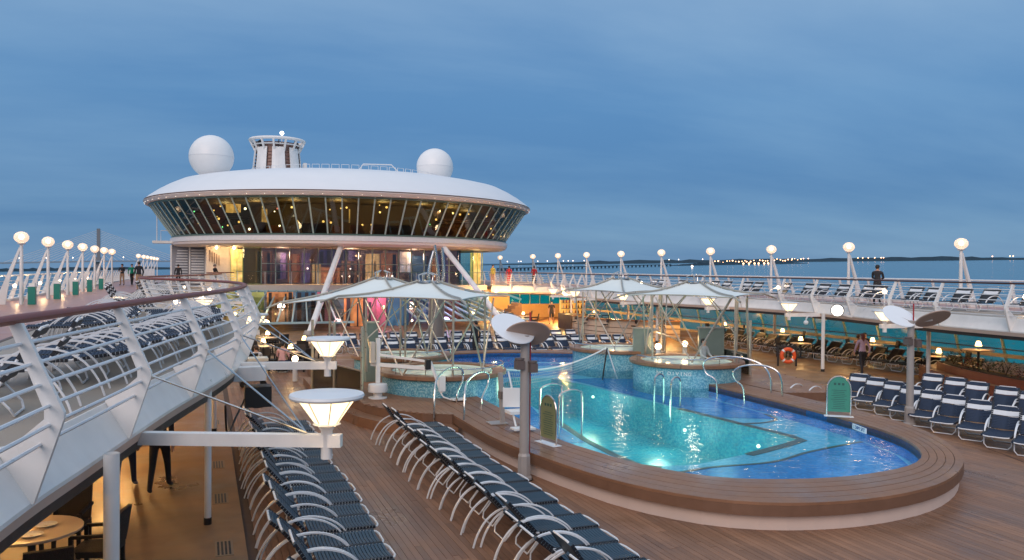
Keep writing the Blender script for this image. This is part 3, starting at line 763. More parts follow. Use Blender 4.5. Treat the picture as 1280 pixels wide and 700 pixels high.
# ------------------------------------------------------------------ canopies
def canopy(label, ctr, corners, zp=3.95, ring=.32, posts=()):
    cx, cy = ctr
    t = thing('canopy', label, 'canopy', (cx, cy, 0), 0, 'white tent canopies over the whirlpools')
    n_ = len(corners); top = []
    for p in corners:
        d = Vector((p[0] - cx, p[1] - cy, 0)).normalized(); top.append(Vector((cx + d.x * ring, cy + d.y * ring, zp)))
    for i in range(n_):
        A, B = Vector(corners[i]), Vector(corners[(i + 1) % n_]); TA, TB = top[i], top[(i + 1) % n_]
        c = MB(); nu, nv = 10, 8; vs = []
        for th in (0, -.012):
            for u in range(nu + 1):
                for v in range(nv + 1):
                    f = u / nu; g = v / nv
                    e_ = A.lerp(B, f); tp = TA.lerp(TB, f)
                    mid = (A + B) / 2; inw = (Vector((cx, cy, e_.z)) - mid); inw.z = 0
                    e_ = e_ + inw * (.07 * 4 * f * (1 - f))
                    p = tp.lerp(e_, g); p.z -= .11 * math.sin(PI * g) * (1 - .25 * 4 * f * (1 - f)); p.z += .05 * 4 * f * (1 - f) * g
                    vs.append((p.x, p.y, p.z + th))
        o_ = (nu + 1) * (nv + 1); fs = []
        for u in range(nu):
            for v in range(nv):
                q_ = (u * (nv + 1) + v, u * (nv + 1) + v + 1, (u + 1) * (nv + 1) + v + 1, (u + 1) * (nv + 1) + v)
                fs.append(q_); fs.append(tuple(i_ + o_ for i_ in q_[::-1]))
        c.add(vs, fs); c.build('fabric_panel', CANVAS, t, True)
        ed = [Vector(vs[u * (nv + 1) + nv]) for u in range(nu + 1)]
        c = MB(); c.tube([p + Vector((0, 0, -.012)) for p in ed], .018, 5); c.build('edge_cord', BRONZE, t)
        # ridge tube with an arm beyond the corner
        tipd = (A - TA); rid = [TA.lerp(A, g) + Vector((0, 0, .05 - .11 * math.sin(PI * g))) for g in [q_ / 8 for q_ in range(9)]]
        rid.append(A + tipd.normalized() * .55 + Vector((0, 0, -.03)))
        c = MB(); c.tube(rid, .035, 7); c.build('ridge_tube', BRONZE, t, True)
    c = MB(); c.lathe([(ring + .06, zp - .03), (ring + .06, zp + .03), (ring - .1, zp + .05), (.06, zp + .06)], 16, (cx, cy)); c.build('crown_ring', STEEL, t, True)
    for k in range(4):
        a = PI / 4 + k * PI / 2
        c = MB(); c.tube([(cx + .3 * math.cos(a), cy + .3 * math.sin(a), zp + .04), (cx + .34 * math.cos(a), cy + .34 * math.sin(a), zp + .22), (cx + .1 * math.cos(a), cy + .1 * math.sin(a), zp + .3)], .022, 6); c.build('crown_hoop', STEEL, t)
    for a_, b_, r_ in posts:
        c = MB(); c.tube([a_, b_], r_, 8); c.build('strut' if abs(a_[0] - b_[0]) + abs(a_[1] - b_[1]) > .3 else 'post', BRONZE, t, True)
    c = MB(); c.lathe([(1e-3, zp - .5), (.1, zp - .48), (.13, zp - .38), (.02, zp - .34)], 12, (cx, cy)); c.build('hanging_lamp', WARMLAMP, t)
    lamp_light('canopy_light', t, (cx, cy, zp - .7), 18, (1, .8, .55), .12)
    return t
Z3 = 3.4
def std_posts(cx, cy, r=2.35, zt=3.35, zb=1.12, rot=.12, w=1.0):
    o = []
    for k in range(4):
        a = rot + k * PI / 2 + PI / 4; b1 = (cx + 1.85 * math.cos(a), cy + 1.85 * math.sin(a), zb)
        for s in (-1, 1):
            a2 = a + s * .62; o.append((b1, (cx + r * .93 * math.cos(a2), cy + r * .93 * math.sin(a2), zt), .028))
        a3 = rot + k * PI / 2
        o.append(((cx + 2.0 * math.cos(a3), cy + 2.0 * math.sin(a3), zb), (cx + 2.02 * math.cos(a3), cy + 2.02 * math.sin(a3), zt + .02), .035))
        o.append(((cx + 2.0 * math.cos(a3), cy + 2.0 * math.sin(a3), zb + 1.0), (cx + .3 * math.cos(a3), cy + .3 * math.sin(a3), 3.6), .02))
    return o
canopy('near left white tent canopy above the front left whirlpool', (6.62, 24.6), [(6.82, 21.85, Z3), (9.45, 25.0, Z3), (6.5, 27.4, Z3), (3.75, 24.2, Z3)], 3.86, posts=std_posts(6.62, 24.6))
canopy('rear left white tent canopy with a long low corner reaching toward the lamps', (6.3, 30.0), [(6.4, 27.6, Z3 - .05), (9.1, 30.2, Z3), (6.2, 32.8, Z3), (2.45, 28.3, 3.05)], 3.9, posts=std_posts(6.3, 30.0))
canopy('near right white tent canopy above the front right whirlpool', (17.0, 25.2), [(16.6, 22.45, Z3), (19.75, 24.8, Z3), (17.2, 28.0, Z3), (14.35, 25.6, Z3)], 3.86, posts=std_posts(16.9, 25.0))
canopy('rear right white tent canopy behind the front right one', (17.0, 30.9), [(15.65, 28.2, Z3), (19.6, 30.2, Z3), (18.0, 33.4, Z3), (14.75, 31.5, Z3)], 3.92, posts=std_posts(16.9, 30.6))

# ------------------------------------------------------------------ deck chairs
def make_chair(name, label, group, back=28, style='strap', colour=SLATE, band=True):
    t = thing(name, label, 'deck chair', (0, 0, 0), 0, group, local=True)
    hw = .30; hx = .68; zs = .34; A = R(back); bl = .70
    def bk(s, dz=0): return (hx - s * math.cos(A) - dz * math.sin(A) * 0, zs + s * math.sin(A) + dz)
    bx, bz = bk(bl)
    # seat frame: two side tubes joined round the foot end
    c = MB(); c.tube([(hx, -hw, zs), (1.62, -hw, zs), (1.73, -hw + .04, zs - .01), (1.76, -hw + .14, zs - .015), (1.76, hw - .14, zs - .015), (1.73, hw - .04, zs - .01), (1.62, hw, zs), (hx, hw, zs)], .016, 6); c.build('seat_frame', WHITE2, t, True)
    x1, z1 = bk(bl - .1)
    c = MB(); c.tube([(hx, -hw, zs), (x1, -hw, z1), (bx, -hw + .1, bz), (bx, hw - .1, bz), (x1, hw, z1), (hx, hw, zs)], .016, 6); c.build('back_frame', WHITE2, t, True)
    for s in (-1, 1):
        c = MB(); y = s * (hw + .025)
        arc = [(.0, y, .0), (.07, y, .2), (.22, y, .42), (.44, y, .56), (.70, y, .60), (.95, y, .55), (1.14, y, .44), (1.24, y, .33)]
        pts = spline(arc, 3); k = len(pts); vs = []
        for i, p in enumerate(pts):
            d = (pts[min(i + 1, k - 1)] - pts[max(i - 1, 0)]).normalized(); nn = Vector((-d.z, 0, d.x)); w_ = .015 if p.z < .42 else .02
            for dy, dn in ((-w_, -.011), (w_, -.011), (w_, .011), (-w_, .011)): vs.append((p.x + nn.x * dn, p.y + dy, p.z + nn.z * dn))
        fs = [(i * 4 + j, i * 4 + (j + 1) % 4, i * 4 + 4 + (j + 1) % 4, i * 4 + 4 + j) for i in range(k - 1) for j in range(4)] + [(0, 1, 2, 3), ((k - 1) * 4 + 3, (k - 1) * 4 + 2, (k - 1) * 4 + 1, (k - 1) * 4)]
        c.add(vs, fs); c.build('arm', WHITE2, t, True)
    c = MB(); c.tube([(1.42, -hw, zs), (1.5, -hw + .01, .1), (1.52, -hw + .08, .02), (1.52, hw - .08, .02), (1.5, hw - .01, .1), (1.42, hw, zs)], .015, 6); c.build('front_leg', WHITE2, t, True)
    c = MB(); c.tube([(.78, -hw, zs), (.58, -hw, .1), (.55, -hw + .06, .02), (.55, hw - .06, .02), (.58, hw, .1), (.78, hw, zs)], .014, 6); c.build('rear_leg', WHITE2, t, True)
    def straps(name, n_, s0, s1, fr, m_, wf=.8):
        c = MB(); st = (s1 - s0) / n_
        for i in range(n_):
            a = s0 + (i + .5 - wf / 2) * st; b_ = a + wf * st
            (xa, za), (xb, zb) = fr(a), fr(b_); sg = .012
            dx, dz = xb - xa, zb - za; L_ = math.hypot(dx, dz); nx, nz = -dz / L_ * .02, dx / L_ * .02
            if nz < 0: nx, nz = -nx, -nz
            ww = hw + .02
            c.add([(xa - nx, -ww, za - nz), (xb - nx, -ww, zb - nz), (xb - nx, ww, zb - nz), (xa - nx, ww, za - nz),
                   (xa + nx, -ww, za + nz), (xb + nx, -ww, zb + nz), (xb + nx, ww, zb + nz), (xa + nx, ww, za + nz),
                   (xa + nx * .4, 0, za + nz * .4 - sg), (xb + nx * .4, 0, zb + nz * .4 - sg)],
                  [(0, 1, 5, 4), (2, 3, 7, 6), (4, 5, 9, 8), (8, 9, 6, 7), (0, 4, 8, 7, 3), (1, 2, 6, 9, 5), (3, 2, 1, 0)])
        return c.build(name, m_, t)
    seatf = lambda s: (hx + s, zs)
    backf = lambda s: bk(s)
    if style == 'strap':
        tag(straps('seat_strap', 20, .03, 1.02, seatf, colour), kind='stuff')
        if band:
            tag(straps('back_strap', 8, .03, .40, backf, colour), kind='stuff'); straps('white_headband', 1, .42, .56, backf, WSTRAP, .95); tag(straps('head_strap', 3, .57, .69, backf, colour), kind='stuff')
        else: tag(straps('back_strap', 13, .03, .69, backf, colour), kind='stuff')
        c = MB()                              # black lacing where each strap is tied round the side tubes
        for fr, n_, s0, s1 in ((seatf, 20, .03, 1.02), (backf, 13, .03, .69)):
            st_ = (s1 - s0) / n_
            for i in range(n_):
                (xa, za), (xb, zb) = fr(s0 + (i + .12) * st_), fr(s0 + (i + .88) * st_)
                for sg in (-1, 1): c.bar((xa, sg * (hw + .005), za), (xb, sg * (hw + .005), zb), .045, .046)
        tag(c.build('lacing', BLACKSTRAP, t), kind='stuff')
    else:
        for i in range(8): straps('seat_strap', 1, .03 + i * .125, .03 + (i + 1) * .125, seatf, colour, .62)
        for i in range(5): straps('back_strap', 1, .03 + i * .135, .03 + (i + 1) * .135, backf, colour, .58)
    return t
G1 = 'slate blue deck chairs in the row nearest the left walkway'
proto_a = None
def row(proto, items, rz, group, fmt, jit=.03):
    for i, (x, y, z) in enumerate(items):
        lab = fmt % ORD[i]
        pr = proto if not isinstance(proto, list) else rnd.choice(proto)
        r_ = dup(pr, (x + rnd.uniform(-.05, .05), y + rnd.uniform(-.035, .035), z), rz + rnd.uniform(-jit, jit), lab, group)
chA = make_chair('deck_chair', 'slate blue deck chair, nearest to the viewer in the row by the deck grates', G1, 50, 'strap', SLATE, False)
chA.location = (.75, 8.9, .006)
PA = [chA, chA, chA, make_chair('deck_chair', 'slate blue deck chair with flatter back, second in the row by the deck grates', G1, 42, 'strap', SLATE, False), make_chair('deck_chair', 'slate blue deck chair with steeper back, third in the row by the deck grates', G1, 58, 'strap', SLATE, False)]
PA[3].location = (.78, 9.6, .006); PA[4].location = (.72, 10.3, .006)
row(PA, [(.75 + rnd.uniform(-.03, .03), 11.0 + i * .7, .006) for i in range(15)], 0, G1, 'slate blue deck chair, %s behind the three nearest in the row by the deck grates')
G2 = 'slate blue deck chairs in the middle row by the pool'
chB = make_chair('deck_chair', 'slate blue deck chair with raised back, nearest in the row beside the pool coping', G2, 47, 'strap', SLATE, False)
chB.location = (3.93, 8.5, .003)
PB = [chB, chB, chB, chB, make_chair('deck_chair', 'slate blue deck chair with steep back, second in the row beside the pool coping', G2, 55, 'strap', SLATE, False), make_chair('deck_chair', 'slate blue deck chair with low back, third in the row beside the pool coping', G2, 40, 'strap', SLATE, False)]
PB[4].location = (3.95, 9.2, .003); PB[5].location = (3.9, 9.9, .003)
row(PB, [(3.93 + rnd.uniform(-.03, .03), 10.6 + i * .69, .003) for i in range(14)], 0, G2, 'slate blue deck chair, %s behind the three nearest in the row beside the pool coping')
G3 = 'navy deck chairs facing the round end of the pool'
chC = make_chair('deck_chair', 'navy deck chair with white headband, nearest in front row by the round pool end', G3, 52, 'strap', NAVY, True)
dv = (math.cos(R(29)), math.sin(R(29)))
frontC = []
for i in range(10):
    f = i / 9; fx, fy = 17.75 + 1.5 * f ** 1.2, 12.1 + 7.9 * f
    frontC.append((fx + dv[0] * 1.6, fy + dv[1] * 1.6, .01))
chC.location = frontC[0]; chC.rotation_euler = (0, 0, R(209))
row(chC, frontC[1:], R(209), G3, 'navy deck chair, %s behind the nearest in the front row by the round pool end')
row(chC, [(21.9 + .15 * i, 12.2 + i * .98, .01) for i in range(9)], R(205), 'navy deck chairs in the second row facing the pool end', 'navy deck chair, %s from near end of the second row by the round pool end')
fl = make_chair('deck_chair', 'flat lying navy deck chair beside the green rules board', 'navy deck chair laid flat', 4, 'strap', NAVY, True)
fl.location = (18.9, 21.0, .01); fl.rotation_euler = (0, 0, R(200))
G4 = 'navy deck chairs along the far end of the pool'
row(chC, [(7.6 + i * .8, 37.9 + .3 * math.sin(i * .28), .006) for i in range(17)], R(-90), G4, 'navy deck chair, %s from the left in the row along the far pool coping')
row(chC, [(6.2 + i * .82, 41.6 + .3 * math.sin(i * .28), .006) for i in range(17)], R(-90), 'navy deck chairs in the second far row', 'navy deck chair, %s from the left in the second row beyond the far coping')
# upper deck, port: packed strap chairs behind the near rail
def lx(y):
    b_ = min(LP, key=lambda p: abs(p.y - y) if p.y > 5 else 9e9); return b_.x
chU = make_chair('deck_chair', 'navy strap deck chair lying flat behind the near curved rail', 'deck chairs behind the near curved rail', 8, 'strap', NAVY, False)
chO = make_chair('deck_chair', 'black strap deck chair with raised back, nearest to the viewer behind the left rail', 'raised black deck chairs behind the near rail', 58, 'open', BLACKSTRAP, False)
uu = [13.1 + i * .84 for i in range(15)]
chU.location = (lx(12.3) - .5, 12.3, ZL); chU.rotation_euler = (0, 0, PI)
row(chU, [(lx(y) - .5, y, ZL) for y in uu], PI, 'deck chairs behind the near curved rail', 'flat navy deck chair, %s along the curved left rail from the viewer')
row(chU, [(lx(y) - 2.45, y + .3, ZL) for y in [18.5 + i * .84 for i in range(10)]], PI, 'deck chairs in the second row on the left upper deck', 'flat navy deck chair, %s in the row next to the red walkway at left')
chO.location = (-1.3, 9.9, ZL); chO.rotation_euler = (0, 0, PI)
row(chO, [(-1.15, 11.3, ZL)], PI, 'raised black deck chairs behind the near rail', 'raised black deck chair, %s beyond the nearest one behind the left rail')
row(chO, [(-3.2 - .1 * i, 27.5 + i * 1.3, ZL) for i in range(6)] + [(-3.0, 37 + i * 1.5, ZL) for i in range(9)], R(10), 'raised dark chairs further along the left deck', 'raised black deck chair, %s along the left deck where the rail curves back')
# upper deck, starboard
chR = make_chair('deck_chair', 'raised deck chair with white headband, first from right end of the far upper deck', 'deck chairs on the far right upper deck', 50, 'strap', BLACKSTRAP, True)
ys_ = [15.0, 16.1, 17.0, 18.6, 19.5, 20.6, 22.4, 23.3, 24.8, 25.6, 27.6, 28.5, 29.8, 31.3, 32.2, 33.9, 36, 37.1, 39.2, 40.3, 42.6, 43.6, 46, 47.2, 49.5, 52, 54]
chR.location = (28.9, 13.9, ZR); chR.rotation_euler = (0, 0, R(188))
row(chR, [(28.8 + rnd.uniform(-.2, .2), y, ZR) for y in ys_], R(186), 'deck chairs on the far right upper deck', 'raised deck chair with white headband, %s after the rightmost on the far upper deck')
# under the starboard deck
chD = make_chair('deck_chair', 'dark strap deck chair under the far right deck, nearest the planter', 'dark deck chairs under the right deck', 45, 'strap', BLACKSTRAP, False)
chD.location = (29.6, 23.5, .01); chD.rotation_euler = (0, 0, PI)
row(chD, [(29.4, 24.4 + i * .95, .01) for i in range(18)], R(184), 'dark deck chairs under the right deck', 'dark deck chair under the right deck, %s beyond the one nearest the planter')
# ------------------------------------------------------------------ round observation lounge
VX, VY = 11.95, 73.0
lounge = thing('observation_lounge', 'large round white observation lounge with slanted dark windows all around, above the pool', 'lounge building', (VX, VY, 2.7))
ROOFW = mat('lounge_roof', (.72, .74, .76), .45, var=.04, scale=.8)
EAVE = mat('eave_cream', (.8, .68, .62), .4, var=.04, scale=1)
FRAMEG = mat('green_frame', (.10, .17, .15), .4)
c = MB(); c.lathe([(16.55, 9.76), (16.3, 10.0), (15.6, 10.5), (14.75, 11.0), (13.9, 11.4), (13.0, 11.6), (11.6, 11.85), (9, 12.02), (6, 12.1), (1e-3, 12.12)], 96, (VX, VY)); c.build('roof', ROOFW, lounge, True)
c = MB(); c.lathe([(16.2, 9.34), (16.5, 9.37), (16.68, 9.62), (16.55, 9.68)], 96, (VX, VY)); c.build('eave_lower_lip', EAVE, lounge, True)
c = MB(); c.lathe([(16.55, 9.685), (16.5, 9.7), (16.62, 9.73), (16.56, 9.757)], 96, (VX, VY)); c.build('eave_trim', mat('eave_brown_trim', (.3, .2, .17), .5), lounge, True)  # thin brown strip between roof edge and eave lip
c = MB(); c.lathe([(13.0, 5.88), (14.1, 5.9), (14.5, 6.05), (14.55, 6.22)], 96, (VX, VY)); c.build('lower_band', EAVE, lounge, True)
c = MB(); c.lathe([(14.55, 6.225), (14.62, 6.26), (14.62, 6.55), (14.5, 6.64), (13.9, 6.65)], 96, (VX, VY)); c.build('sill_band', mat('sill_white', (.74, .7, .68), .35), lounge, True)
c = MB(); c.lathe([(13.0, 5.875), (1e-3, 5.875)], 64, (VX, VY)); c.build('soffit', mat('soffit', (.5, .4, .32), .6), lounge)
c = MB(); c.lathe([(13.9, 6.73), (1e-3, 6.73)], 64, (VX, VY)); c.build('lounge_floor', mat('lounge_carpet', (.09, .04, .03), .9), lounge)
c = MB(); c.lathe([(16.0, 9.42), (1e-3, 9.42)], 64, (VX, VY)); c.build('lounge_ceiling', mat('lounge_ceiling', (.12, .085, .045), .7), lounge)
c = MB(); c.lathe([(8.3, 6.735), (8.3, 9.41)], 32, (VX, VY)); c.build('bar_core', mat('bar_core_wood', (.075, .045, .022), .6), lounge)
NP = 88
GD = glass('lounge_glass', (.42, .5, .42), 1.5, .02, 1.5)
g = MB(); ha = PI / NP * .985
def rim(r, z, a): return (r * math.cos(a), r * math.sin(a), z)
g.add([rim(14.35, 6.66 - 2.7, -ha), rim(14.35, 6.66 - 2.7, ha), rim(16.2, 9.36 - 2.7, ha), rim(16.2, 9.36 - 2.7, -ha)], [(0, 1, 2, 3)])
gme = g.mesh('window_pane', GD)
g = MB(); g.bar(rim(14.4, 6.66 - 2.7, 0), rim(16.26, 9.36 - 2.7, 0), .05, .1, (0, 1, 0)); mme = g.mesh('mullion', mat('mullion_pale', (.42, .52, .48), .4))
for i in range(NP):
    a = 2 * PI * i / NP
    for nm, me, da in (('window_pane', gme, 0), ('mullion', mme, PI / NP)):
        o = bpy.data.objects.new(nm, me); COL.objects.link(o); o.parent = lounge; o.rotation_euler = (0, 0, a + da)
c = MB(); c.lathe([(16.1, 9.22), (16.22, 9.22), (16.27, 9.335), (16.1, 9.335)], 96, (VX, VY)); c.build('window_head', FRAMEG, lounge, True)
c = MB(); c.lathe([(14.34, 6.66), (14.48, 6.66), (14.52, 6.76), (14.4, 6.76)], 96, (VX, VY)); c.build('window_sill', FRAMEG, lounge, True)
AMB = emat('amber_lamp', (1, .5, .12), 2.6); GRN = emat('exit_glow', (.2, 1, .3), 3); RDL = emat('red_glow', (1, .12, .08), 1.5)
for i in range(46):
    a = R(rnd.uniform(190, 352)); rr = rnd.uniform(8.8, 14.2); z = rnd.choice((7.2, 7.5, 7.7, 8.1, 8.7, 9.0)); s = rnd.uniform(.03, .1)
    c = MB().sphere((VX + rr * math.cos(a), VY + rr * math.sin(a), z), s, 8, 5); c.build('interior_lamp', rnd.choice((AMB, AMB, AMB, AMB, AMB, BULB, AMB, AMB, RDL, GRN)), lounge)
SEATR = mat('lounge_seat', (.11, .035, .025), .7)
for i in range(40):
    a = R(rnd.uniform(195, 345)); rr = rnd.uniform(9, 13.3); px, py = VX + rr * math.cos(a), VY + rr * math.sin(a)
    c = MB(); c.box(px - .45, px + .45, py - .4, py + .4, 6.74, 7.15); c.box(px - .45, px + .45, py + .25, py + .4, 7.15, 7.6); c.build('armchair', SEATR, lounge)
WARMP = emat('warm_glow_panel', (1, .5, .12), .75, base=(.3, .15, .05), var=.7, scale=1.2)
for a_ in (214, 216.2, 218.4, 231, 262):
    a = R(a_); px, py = VX + 12.2 * math.cos(a), VY + 12.2 * math.sin(a)
    c = MB(); c.bar((px, py, 7.7 if a_ > 220 else 8.5), (px, py, 8.7 if a_ > 220 else 9.15), .6, .08, (-math.sin(a), math.cos(a), 0)); c.build('glow_panel', WARMP, lounge)  # panels glow by themselves, amber room light put into their material
for a_ in (200, 222, 240, 258, 276, 294, 312, 334):
    a = R(a_); lamp_light('lounge_light', lounge, (VX + 11 * math.cos(a), VY + 11 * math.sin(a), 8.9), 95, (1, .6, .24), .25)
for i in range(40):
    a = R(180 + 4.7 * i); c = MB().sphere((VX + 16.58 * math.cos(a), VY + 16.58 * math.sin(a), 9.44), .022, 7, 4); c.build('eave_spot', emat('eave_glow', (1, .8, .6), 1.6), lounge)
# low railings on the roof
for i in range(30):
    a = R(196 + 5.2 * i); a2 = R(196 + 5.2 * i + 3.9); rr = 8.6; z = 12.02
    A = (VX + rr * math.cos(a), VY + rr * math.sin(a)); B = (VX + rr * math.cos(a2), VY + rr * math.sin(a2))
    c = MB(); c.tube([(A[0], A[1], z), (A[0], A[1], z + .5), (B[0], B[1], z + .5), (B[0], B[1], z)], .025, 5); c.build('roof_railing', WHITE2, lounge)
c = MB(); c.tube([(11.6, 65.5, 12.0), (12.1, 65.4, 12.75), (14.4, 65.3, 12.8), (15.2, 65.2, 12.0)], .05, 6); c.build('roof_railing', WHITE2, lounge)

def radome(x, y, z, r, label):
    t = thing('radar_dome', label, 'radar dome', (x, y, z - r))
    for k in range(2):
        c = MB(); n_ = 9
        a0, a1 = (0, PI / 2 - .012) if k else (-PI / 2, -.0)
        if not k: a0 = -1.15
        prof = [(max(1e-3, r * math.cos(a0 + (a1 - a0) * i / n_)), z + r * math.sin(a0 + (a1 - a0) * i / n_) + (.012 if k else 0)) for i in range(n_ + 1)]
        c.lathe(prof, 32, (x, y)); c.build('shell', mat('radome_white', (.8, .8, .79), .4, var=.03), t, True)
    c = MB(); c.lathe([(r * .45, z - r * 1.35), (r * .45, z - r * .85), (r * .4, z - r * .8)], 20, (x, y)); c.build('pedestal', WHITE, t, True)
    c = MB(); c.lathe([(r * 1.003, z - .02), (r * 1.012, z), (r * 1.003, z + .02)], 32, (x, y)); c.build('seam', WHITE2, t)
radome(.55, 70.4, 13.3, 1.76, 'large white radar dome on the left of the lounge roof')
radome(19.55, 70.5, 13.5, 1.66, 'smaller white radar dome on the right of the lounge roof')

TX, TY = 6.05, 74.0
tw = thing('roof_tower', 'white flared tower with ribbed open crown on the lounge roof', 'tower', (TX, TY, 12))
c = MB(); c.lathe([(2.0, 11.6), (1.75, 14.35), (1.7, 14.5), (1.72, 14.9), (1.8, 15.2), (1e-3, 15.2)], 24, (TX, TY)); c.build('core', mat('tower_louvre', (.26, .15, .12), .5), tw)
for k in range(8):
    a = 2 * PI * k / 8 + PI / 8 + .36
    c = MB(); n_ = 4
    vs = []
    for j in range(n_ + 1):
        aa = a - .27 + .54 * j / n_
        for rr, z in ((2.28, 11.4), (1.92, 14.75), (1.84, 14.75), (2.2, 11.4)): vs.append((TX + rr * math.cos(aa), TY + rr * math.sin(aa), z))
    c.add(vs, [(j * 4 + q_, j * 4 + (q_ + 1) % 4, j * 4 + 4 + (q_ + 1) % 4, j * 4 + 4 + q_) for j in range(n_) for q_ in range(4)] + [(0, 1, 2, 3), (n_ * 4, n_ * 4 + 3, n_ * 4 + 2, n_ * 4 + 1)])
    c.build('white_panel', WHITE, tw)
for i in range(9):
    for k in (2, 3, 4, 5, 6, 7, 0, 1):
        pass
for z in [11.9 + i * .3 for i in range(9)]:
    c = MB(); c.lathe([(2.02 - (z - 11.6) * .09, z), (2.1 - (z - 11.6) * .09, z + .04), (2.02 - (z - 11.6) * .09, z + .08)], 24, (TX, TY)); c.build('louvre', mat('louvre_brown', (.3, .17, .13), .5), tw)
for k in range(14):
    a = 2 * PI * k / 14
    c = MB(); c.bar((TX + 1.85 * math.cos(a), TY + 1.85 * math.sin(a), 14.4), (TX + 2.35 * math.cos(a), TY + 2.35 * math.sin(a), 15.4), .12, .16, (-math.sin(a), math.cos(a), 0)); c.build('rib', WHITE, tw)
    if k % 2 == 0:
        c = MB(); c.bar((TX + 1.5 * math.cos(a + .2), TY + 1.5 * math.sin(a + .2), 14.5), (TX + 2.0 * math.cos(a + .2), TY + 2.0 * math.sin(a + .2), 15.3), .5, .06, (-math.sin(a), math.cos(a), 0)); c.build('dark_gap_plate', DARKM, tw)  # black plates added to darken the open gaps inside the crown
for rr, z, h in ((2.38, 15.35, .24), (2.1, 14.95, .1)):
    c = MB(); c.lathe([(rr, z), (rr + .08, z + h * .5), (rr, z + h), (rr - .14, z + h), (rr - .14, z), (rr, z)], 40, (TX, TY)); c.build('ring', WHITE, tw, True)
c = MB(); c.tube([(TX + .3, TY - 1, 15.2), (TX + .3, TY - 1, 15.95)], .04, 6); c.build('beacon_mast', WHITE2, tw)
c = MB().sphere((TX + .3, TY - 1, 16.05), .17, 10, 6); c.build('beacon', WHITELIGHT, tw)
c = MB(); c.box(TX + 2.2, TX + 2.5, TY - .6, TY + .2, 11.5, 13.6); c.build('side_box', WHITE, tw)

# ------------------------------------------------------------------ glazed front below the lounge
front = thing('conservatory', 'two storey glazed front under the round lounge with colourful lit rooms behind', 'conservatory', (12, 66, 0))
FG = glass('front_glass', (.58, .6, .72), 1.5, .02, 1.6)
GG = glass('green_glass', (.42, .64, .54), 1.5, .03, 1.2)
x = 4.2; i = 0
while x < 20.6:
    c = MB().box(x + .04, x + 1.06, 65.96, 66.0, 2.95, 5.86); c.build('window_pane', FG, front)
    c = MB().box(x - .035, x + .035, 65.9, 66.06, 2.95, 5.86); c.build('mullion', mat('front_mullion', (.3, .42, .42), .4), front)
    x += 1.1; i += 1
c = MB().box(4.2, 20.7, 65.88, 66.08, 4.55, 4.6); c.build('transom', mat('front_mullion', (.3, .42, .42)), front)
for xa in (3.1, 20.7):
    c = MB(); c.lathe([(.75, 2.9), (.75, 5.86)], 14, (xa + .45, 66.3), PI, 2 * PI); c.build('curved_corner_pane', GG, front, True)
c = MB().box(2.2, 22.6, 64.6, 71.5, 2.45, 2.9); c.build('balcony_slab', mat('slab_pale', (.5, .47, .43), .5), front)
c = MB().box(2.6, 22.2, 71.3, 71.6, 2.9, 5.86); c.build('back_wall', mat('room_wall', (.42, .34, .32), .8), front)
def epanel(nm, x0, x1, y, z0, z1, col, st, base, var=.6, scale=1.5, par=None):
    """a room behind the glass, its light put in as glow: glowing back panel, hangings of uneven width, some glowing, in front of it and dark furniture"""
    par = par or front
    c = MB().box(x0, x1, y - .04, y + .04, z0, z1); c.build('glow_panel', emat(nm, col, st * .7, base=base, var=var, scale=scale), par)
    x = x0 + rnd.uniform(0, .2)
    while x < x1 - .1:
        w_ = rnd.uniform(.08, .34); d = rnd.uniform(.15, .7); zt = z1 - rnd.choice((0, 0, .1, .6)) - .02; k = rnd.random()
        m_ = emat(nm + '_bright', col, st * 1.7, base=base, var=.75, scale=3) if k < .3 else (mat('room_dark', (.03, .025, .03), .7) if k < .75 else mat(nm + '_cloth', base, .8, var=.4))
        c = MB().box(x, min(x1, x + w_), y - d - .03, y - d, z0 + .01, zt if k > .3 else z0 + rnd.uniform(.5, 1.6)); c.build('hanging', m_, par); x += w_ + rnd.uniform(.05, .5)
ORA = ('room_orange', (1, .4, .12), .42, (.4, .15, .06)); PUR = ('room_purple', (.36, .32, .55), .2, (.15, .1, .25)); YEL = ('room_amber', (1, .6, .2), .9, (.5, .35, .1)); BLU = ('room_blue', (.1, .28, .45), .22, (.05, .12, .2)); PIN = ('room_pink', (1, .34, .45), .2, (.4, .1, .15)); BRO = ('room_brown', (.6, .25, .1), .3, (.2, .1, .05))
for x0, x1, y, z0, z1, k in ((4.0, 5.3, 69.5, 2.95, 5.6, BRO), (5.5, 6.5, 69, 3.3, 5.5, PUR), (6.6, 7.6, 70, 3, 5.4, ORA), (7.7, 8.4, 69.5, 3, 5.5, PUR), (8.5, 9.2, 68.8, 2.95, 4.6, YEL), (9.4, 11.0, 70, 2.95, 4.3, ORA), (9.3, 12.4, 70.6, 4.5, 5.8, PUR),
                             (11.1, 12.9, 69.9, 2.95, 4.9, BRO), (13.0, 14.2, 68.9, 2.95, 5.5, YEL), (14.4, 15.8, 69.2, 3.2, 5.6, ORA), (15.9, 16.9, 68.5, 3.9, 5.7, ('room_cream', (.9, .85, .7), .45, (.6, .55, .45))), (17.0, 18.6, 69.5, 2.95, 5.4, BLU), (18.8, 19.3, 68.5, 2.95, 5.2, ORA), (19.5, 20.6, 69, 2.95, 5.5, PUR)):
    epanel(k[0], x0, x1, y, z0, z1, k[1], k[2], k[3])
for i in range(18):
    c = MB().sphere((rnd.uniform(4.2, 20.5), rnd.uniform(66.6, 69), rnd.choice((3.6, 4.2, 4.9, 5.3, 5.5))), rnd.uniform(.04, .11), 7, 4); c.build('interior_lamp', rnd.choice((AMB, BULB, AMB)), front)
for x in (6, 11.5, 17): lamp_light('room_light', front, (x, 68, 5.3), 240, (1, .62, .32), .3)
